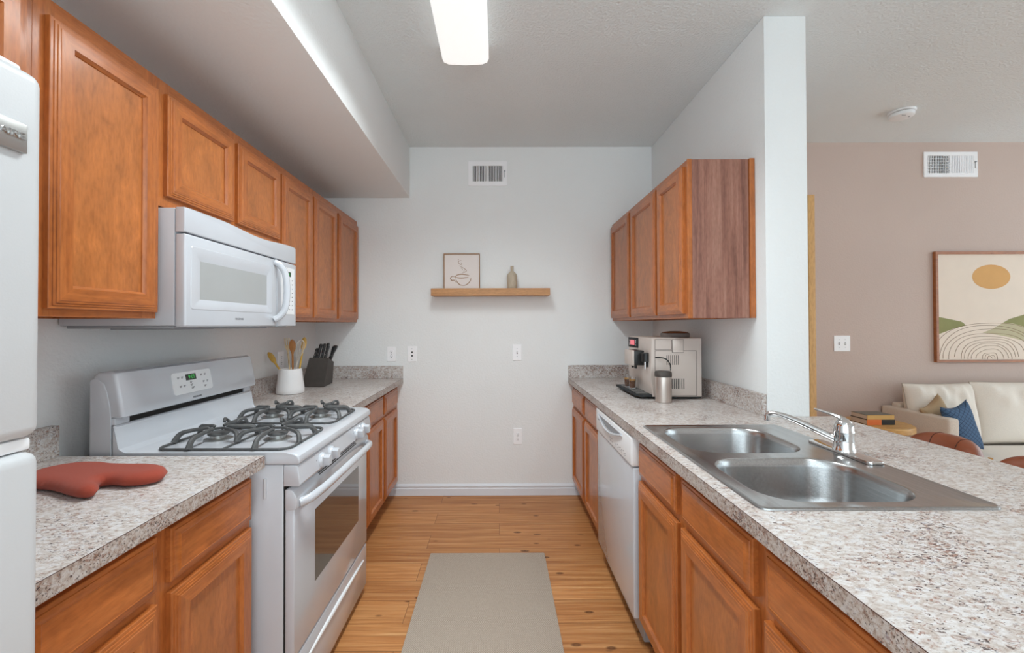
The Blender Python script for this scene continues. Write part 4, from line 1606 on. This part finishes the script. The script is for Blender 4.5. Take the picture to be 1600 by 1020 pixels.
t = thing('milk_carafe', 'stainless milk carafe with dark lid standing before the coffee machine', 'carafe', (.888, 2.268, CT))
bm = B()
loft(bm, [[(.888 + rx * math.cos(k * math.pi / 16), 2.268 + ry * math.sin(k * math.pi / 16), CT + z) for k in range(32)] for z, rx, ry in
          ((.0004, .040, .038), (.003, .0425, .040), (.06, .0435, .041), (.135, .0430, .0405), (.1375, .042, .040))])
obj('carafe_body', bm, M['steelv'], t)
bm = B()
loft(bm, [[(.888 + rx * math.cos(k * math.pi / 16), 2.268 + ry * math.sin(k * math.pi / 16), CT + z) for k in range(32)] for z, rx, ry in
          ((.1378, .0435, .0415), (.140, .0445, .0425), (.158, .0445, .0425), (.166, .042, .040), (.168, .036, .034))])
obj('carafe_lid', bm, M['block'], t, label='dark lid')


def shot(label, x, y):
    z = CT + .0278
    t = thing('espresso_glass', label, 'glass', (x, y, z), 'espresso shots on the drip tray')
    bm = B()
    lathe(bm, [(.015, 0), (.017, .002), (.0225, .070), (.0215, .070), (.0165, .008), (.001, .006)], (x, y, z), 24)
    obj('glass', bm, M['glass'], t)
    bm = B()
    lathe(bm, [(.0158, .0085), (.0198, .050), (.001, .0502)], (x, y, z), 24)
    obj('coffee', bm, M['coffee'], t)
    bm = B()
    lathe(bm, [(.0199, .0505), (.0205, .058), (.001, .0585)], (x, y, z), 24)
    obj('crema', bm, M['crema'], t)


shot('nearer espresso glass on the drip tray', .812, 2.555)
shot('farther espresso glass half hidden behind the nearer one', .804, 2.625)

# ------------------------------------------------------------------ ceiling fixture, smoke detector, rug
t = thing('ceiling_light', 'long white fluorescent wraparound ceiling light over the kitchen', 'ceiling light', (-.165, 1.51, ZC))
bm = B(); box(bm, -.255, -.075, .92, 2.10, 2.715, ZC - .0005, .003)
obj('fixture_body', bm, M['white2'], t)
bm = B()
prism(bm, [(-.283, 2.735), (-.283, 2.692), (-.274, 2.674), (-.250, 2.664), (-.165, 2.659), (-.080, 2.664), (-.056, 2.674), (-.047, 2.692), (-.047, 2.735)], 'Y', .902, 2.118)
obj('lens', bm, M['lens'], t)
area_lamp('tube_light', (-.165, 1.51, 2.652), .20, 21, (.90, .98, 1.0), size_y=1.15, parent=t, spread=2.45)

t = thing('smoke_detector', 'round white smoke detector on the living-room ceiling', 'smoke detector', (2.690, 2.775, ZC))
bm = B(); lathe(bm, [(.072, 0), (.072, -.008), (.068, -.012)], (2.690, 2.775, ZC - .0004), 32)
obj('base_ring', bm, M['white2'], t)
bm = B(); lathe(bm, [(.060, -.012), (.060, -.016)], (2.690, 2.775, ZC), 32)
obj('sensor_gap', bm, M['ventdark'], t)
bm = B(); lathe(bm, [(.066, -.016), (.067, -.022), (.064, -.036), (.056, -.041), (.02, -.043), (.001, -.043)], (2.690, 2.775, ZC), 32)
cv = obj('cover', bm, M['white2'], t)
bm = B(); box(bm, 2.655, 2.68, 2.735, 2.739, ZC - .0445, ZC - .0405)
obj('sounder_slot', bm, M['greyplastic'], cv)
bm = B(); box(bm, 2.715, 2.722, 2.75, 2.757, ZC - .0450, ZC - .0405)
obj('test_button', bm, M['greyplastic'], cv)

bm = B()
prism(bm, rrect(-.402, .262, .95, 2.462, .006, 3), 'Z', .0006, .009, bev=.002)
o = obj('floor_rug', bm, M['rug'], None, 30, (-.07, 1.7, 0))
tag(o, 'flat woven taupe runner rug on the plank floor of the kitchen aisle', 'rug')

# ------------------------------------------------------------------ living room: framed print
t = thing('framed_print', 'large framed abstract sunrise and hills print on the taupe wall', 'picture', (3.84, YLIV, 1.04))
ax0, ax1, az0, az1 = 3.375, 4.325, 1.040, 1.896
bm = B()
w, yo = .020, YLIV - .026
for q in ((ax0, ax1, az0, az0 + w), (ax0, ax1, az1 - w, az1), (ax0, ax0 + w, az0 + w, az1 - w), (ax1 - w, ax1, az0 + w, az1 - w)):
    box(bm, q[0], q[1], yo, YLIV - .0006, q[2], q[3], .0012, 1)
obj('frame', bm, M['artframe'], t)
yc_ = YLIV - .012
bm = B(); box(bm, ax0 + w, ax1 - w, yc_, YLIV - .001, az0 + w, az1 - w, mi=0)


def ap(zx, zy):
    sc_ = (3.24 / 655) / 5.1
    return (3.397 + (zx - 125) * sc_, 1.0605 + (922 - zy) * sc_)


def patch(pts, d, mi):
    q = [ap(*p) for p in pts]
    q = [(min(max(x, ax0 + w), ax1 - w), min(max(z, az0 + w), az1 - w)) for x, z in q]
    prism(bm, q, 'Y', yc_ - d, yc_ - .0001, mi)


patch([(560 + 153 * math.cos(k * math.pi / 24), 262 + 97 * math.sin(k * math.pi / 24)) for k in range(48)], .0006, 1)
patch([(125, 580), (210, 597), (310, 618), (330, 628), (350, 650), (250, 676), (125, 722)], .0006, 2)
patch([(960, 520), (816, 566), (700, 600), (640, 635), (720, 632), (816, 660), (960, 740)], .0006, 2)
patch([(640, 635), (720, 632), (816, 660), (960, 740), (960, 800), (816, 775), (700, 745), (600, 725), (485, 708), (560, 680)], .0005, 3)
for rx, ytop in ((20, 898), (40, 882), (60, 865), (112, 842), (150, 815), (176, 797), (205, 775), (230, 755), (285, 735), (330, 708), (376, 682), (403, 655), (450, 628)):
    ry = 920 - ytop
    pts = []
    for k in range(33):
        a = math.pi * k / 32
        cx_, sx_ = math.cos(a), math.sin(a)
        X_, Z_ = ap(540 - rx * math.copysign(abs(cx_) ** .8, cx_), 920 - ry * abs(sx_) ** .9 + 6 * math.sin(3 * a + rx))
        if ax0 + w + .002 < X_ < ax1 - w - .002 and Z_ > az0 + w:
            pts.append((X_, yc_ - .0006, Z_))
    if len(pts) > 3:
        tube(bm, pts, .0013, 5, mi=4)
obj('print', bm, [M['print'], M['ochre'], M['olive'], M['sage'], M['brownline']], t, smooth=False)

# ------------------------------------------------------------------ living room: sofa and its pillows
t = thing('sofa', 'oatmeal fabric sofa against the taupe living-room wall', 'sofa', (3.9, 2.95, 0))
bm = B(); box(bm, 3.012, 5.10, 2.56, 3.22, .12, .345, .012, 3)
obj('base', bm, M['sofaside'], t)
bm = B(); box(bm, 2.935, 3.008, 2.735, 3.222, .12, .716, .014, 3)
obj('arm', bm, M['sofaside'], t)
bm = B(); box(bm, 5.105, 5.18, 2.735, 3.222, .12, .716, .014, 3)
obj('arm', bm, M['sofaside'], t)
bm = B(); box(bm, 3.012, 5.10, 3.150, 3.222, .346, .74, .014, 3)
obj('back', bm, M['sofaside'], t)
for x0, x1 in ((3.015, 4.05), (4.06, 5.095)):
    bm = B(); box(bm, x0, x1, 2.52, 3.02, .347, .470, .035, 4)
    obj('seat_cushion', bm, M['sofa'], t)
bm = B()
for x in (3.06, 5.02):
    for y in (2.62, 3.15):
        lathe(bm, [(.018, 0), (.024, .121)], (x, y, 0), 12)
obj('feet', bm, M['artframe'], t)
for x0, x1, h in ((2.985, 3.478, .425), (3.485, 4.23, .435), (4.24, 5.09, .43)):
    mt = Matrix.Translation(((x0 + x1) / 2, 3.065, .472 + h / 2)) @ Matrix.Rotation(math.radians(-9), 4, 'X')
    bm = B()
    pillow(bm, x1 - x0, h, .17, mt, 40, .015, .02, wrinkle=.011)
    c = obj('back_cushion', bm, M['sofa'], t, 80)
    bm = B()
    ring = []
    wv, hv = (x1 - x0) / 2, h / 2
    for k in range(80):
        f = k / 80 * 4
        e = f % 1
        u, v = {0: (-1 + 2 * e, -1), 1: (1, -1 + 2 * e), 2: (1 - 2 * e, 1), 3: (-1, 1 - 2 * e)}[int(f)]
        uu = u * (1 - .015 * (1 - v * v)) * (1 + .02 * u * u * v * v)
        vv = v * (1 - .015 * (1 - u * u)) * (1 + .02 * u * u * v * v)
        ring.append(mt @ Vector((uu * wv, 0, vv * hv)))
    tube(bm, ring, .0035, 6, closed=True)
    obj('piping', bm, M['piping'], c)


def throw(label, mat, w, h, th, loc, rx, ry, rz, pinch=.15):
    mt = Matrix.Translation(loc) @ Matrix.Rotation(math.radians(rz), 4, 'Z') @ Matrix.Rotation(math.radians(ry), 4, 'Y') @ Matrix.Rotation(math.radians(rx), 4, 'X')
    bm = B()
    pillow(bm, w, h, th, mt, 22, pinch, .04)
    o = obj('throw_pillow', bm, mat, None, 80, loc)
    tag(o, label, 'pillow', 'throw pillows on the sofa')
    return mt


throw('tan throw pillow leaning against the sofa arm', M['tan'], .24, .30, .09, (3.098, 2.955, .655), -10, -22, 20)
throw('blue quilted throw pillow in front of the tan one', M['blue'], .25, .33, .09, (3.112, 2.820, .635), -10, -9, 14)

# ------------------------------------------------------------------ side table and books
t = thing('side_table', 'round light wooden side table beside the sofa', 'side table', (2.625, 2.92, 0))
bm = B(); lathe(bm, [(.193, .610), (.200, .616), (.200, .646), (.194, .652)], (2.625, 2.92, 0), 48)
obj('table_top', bm, M['bamboo'], t)
bm = B(); lathe(bm, [(.14, 0), (.145, .01), (.145, .03), (.04, .05), (.035, .08), (.035, .58), (.06, .609)], (2.625, 2.92, 0), 32)
obj('pedestal', bm, M['bamboo'], t)


def book(label, x0, x1, y0, y1, z0, z1, cover, spine, second=None):
    t = thing('book', label, 'book', ((x0 + x1) / 2, (y0 + y1) / 2, z0), 'books on the side table')
    bm = B()
    box(bm, x0 + .0002, x1 - .0002, y0 + .003, y1 - .004, z0 + .003, z1 - .003)
    obj('pages', bm, M['paper'], t)
    bm = B()
    box(bm, x0, x1, y0 + .0005, y1, z0, z0 + .003); box(bm, x0, x1, y0 + .0005, y1, z1 - .003, z1)
    obj('cover', bm, cover, t)
    bm = B()
    xm = x0 + (x1 - x0) * .52
    box(bm, x0, xm if second else x1, y0 - .001, y0 + .003, z0, z1)
    obj('spine', bm, spine, t)
    if second:
        bm = B(); box(bm, xm, x1, y0 - .001, y0 + .003, z0, z1)
        obj('spine_band', bm, second, t)


book('lower book with orange and black spine on the side table', 2.500, 2.690, 2.850, 2.985, .6523, .6873, M['blackspine'], M['orange'], M['blackspine'])
book('upper book with tan spine on the side table', 2.504, 2.688, 2.852, 2.985, .6876, .7176, M['greycover'], M['tanspine'])


# ------------------------------------------------------------------ leather counter stools behind the peninsula
def stool(label, yc):
    t = thing('counter_stool', label, 'stool', (1.84, yc, 0), 'leather stools at the peninsula')
    bm = B()
    rings = []
    n = 18
    for i in range(n + 1):
        f = -1 + 2 * i / n
        y = yc + .140 * f
        k = (1 - abs(f) ** 6) ** .45 if abs(f) < 1 else 0
        k = max(k, .5)
        xb = 2.01 - .045 * f * f
        zc = .742
        rings.append([(xb + .052 * k * math.copysign(abs(math.cos(a)) ** .8, math.cos(a)), y, zc + (.105 * (k * .55 + .45) - .022 * f * f) * math.copysign(abs(math.sin(a)) ** .8, math.sin(a))) for a in [2 * math.pi * j / 20 for j in range(20)]])
    loft(bm, rings)
    bk = obj('backrest', bm, M['leather'], t, 60)
    bm = B()
    for f in (-.42, .38):
        i = round((f + 1) / 2 * n)
        ring = [(2.01 - .045 * f * f + 1.015 * (p[0] - 2.01 + .045 * f * f), p[1], .742 + 1.006 * (p[2] - .742)) for p in rings[i]]
        tube(bm, ring, .0014, 5, closed=True)
    obj('seam', bm, M['stitch'], bk)
    bm = B(); box(bm, 1.655, 2.02, yc - .15, yc + .15, .565, .622, .025, 4)
    obj('seat', bm, M['leather'], t)
    for dx, dy in ((-1, -1), (-1, 1), (1, -1), (1, 1)):
        bm = B()
        x = 1.84 + dx * .15
        y = yc + dy * .125
        tube(bm, [(x + dx * .03, y + dy * .012, 0), (x, y, .566)], [.013, .017], 10)
        obj('leg', bm, M['bamboo'], t)
        if dx > 0:
            bm = B(); tube(bm, [(1.99, yc + dy * .138, .575), (2.000, yc + dy * .1500, .70), (2.003, yc + dy * .1520, .792)], [.011, .0085, .0075], 10)
            obj('back_post', bm, M['bamboo'], t)
    bm = B()
    q = [(1.84 - .172, yc - .130, .20), (1.84 - .172, yc + .130, .20), (1.84 + .172, yc + .130, .20), (1.84 + .172, yc - .130, .20)]
    for a, b in zip(q, q[1:] + q[:1]):
        tube(bm, [a, b], .009, 8)
    obj('footrest', bm, M['bamboo'], t)


stool('brown leather counter stool behind the peninsula, the one nearer the sofa', 1.862)
stool('brown leather counter stool nearer the camera, mostly hidden by the peninsula', 1.505)
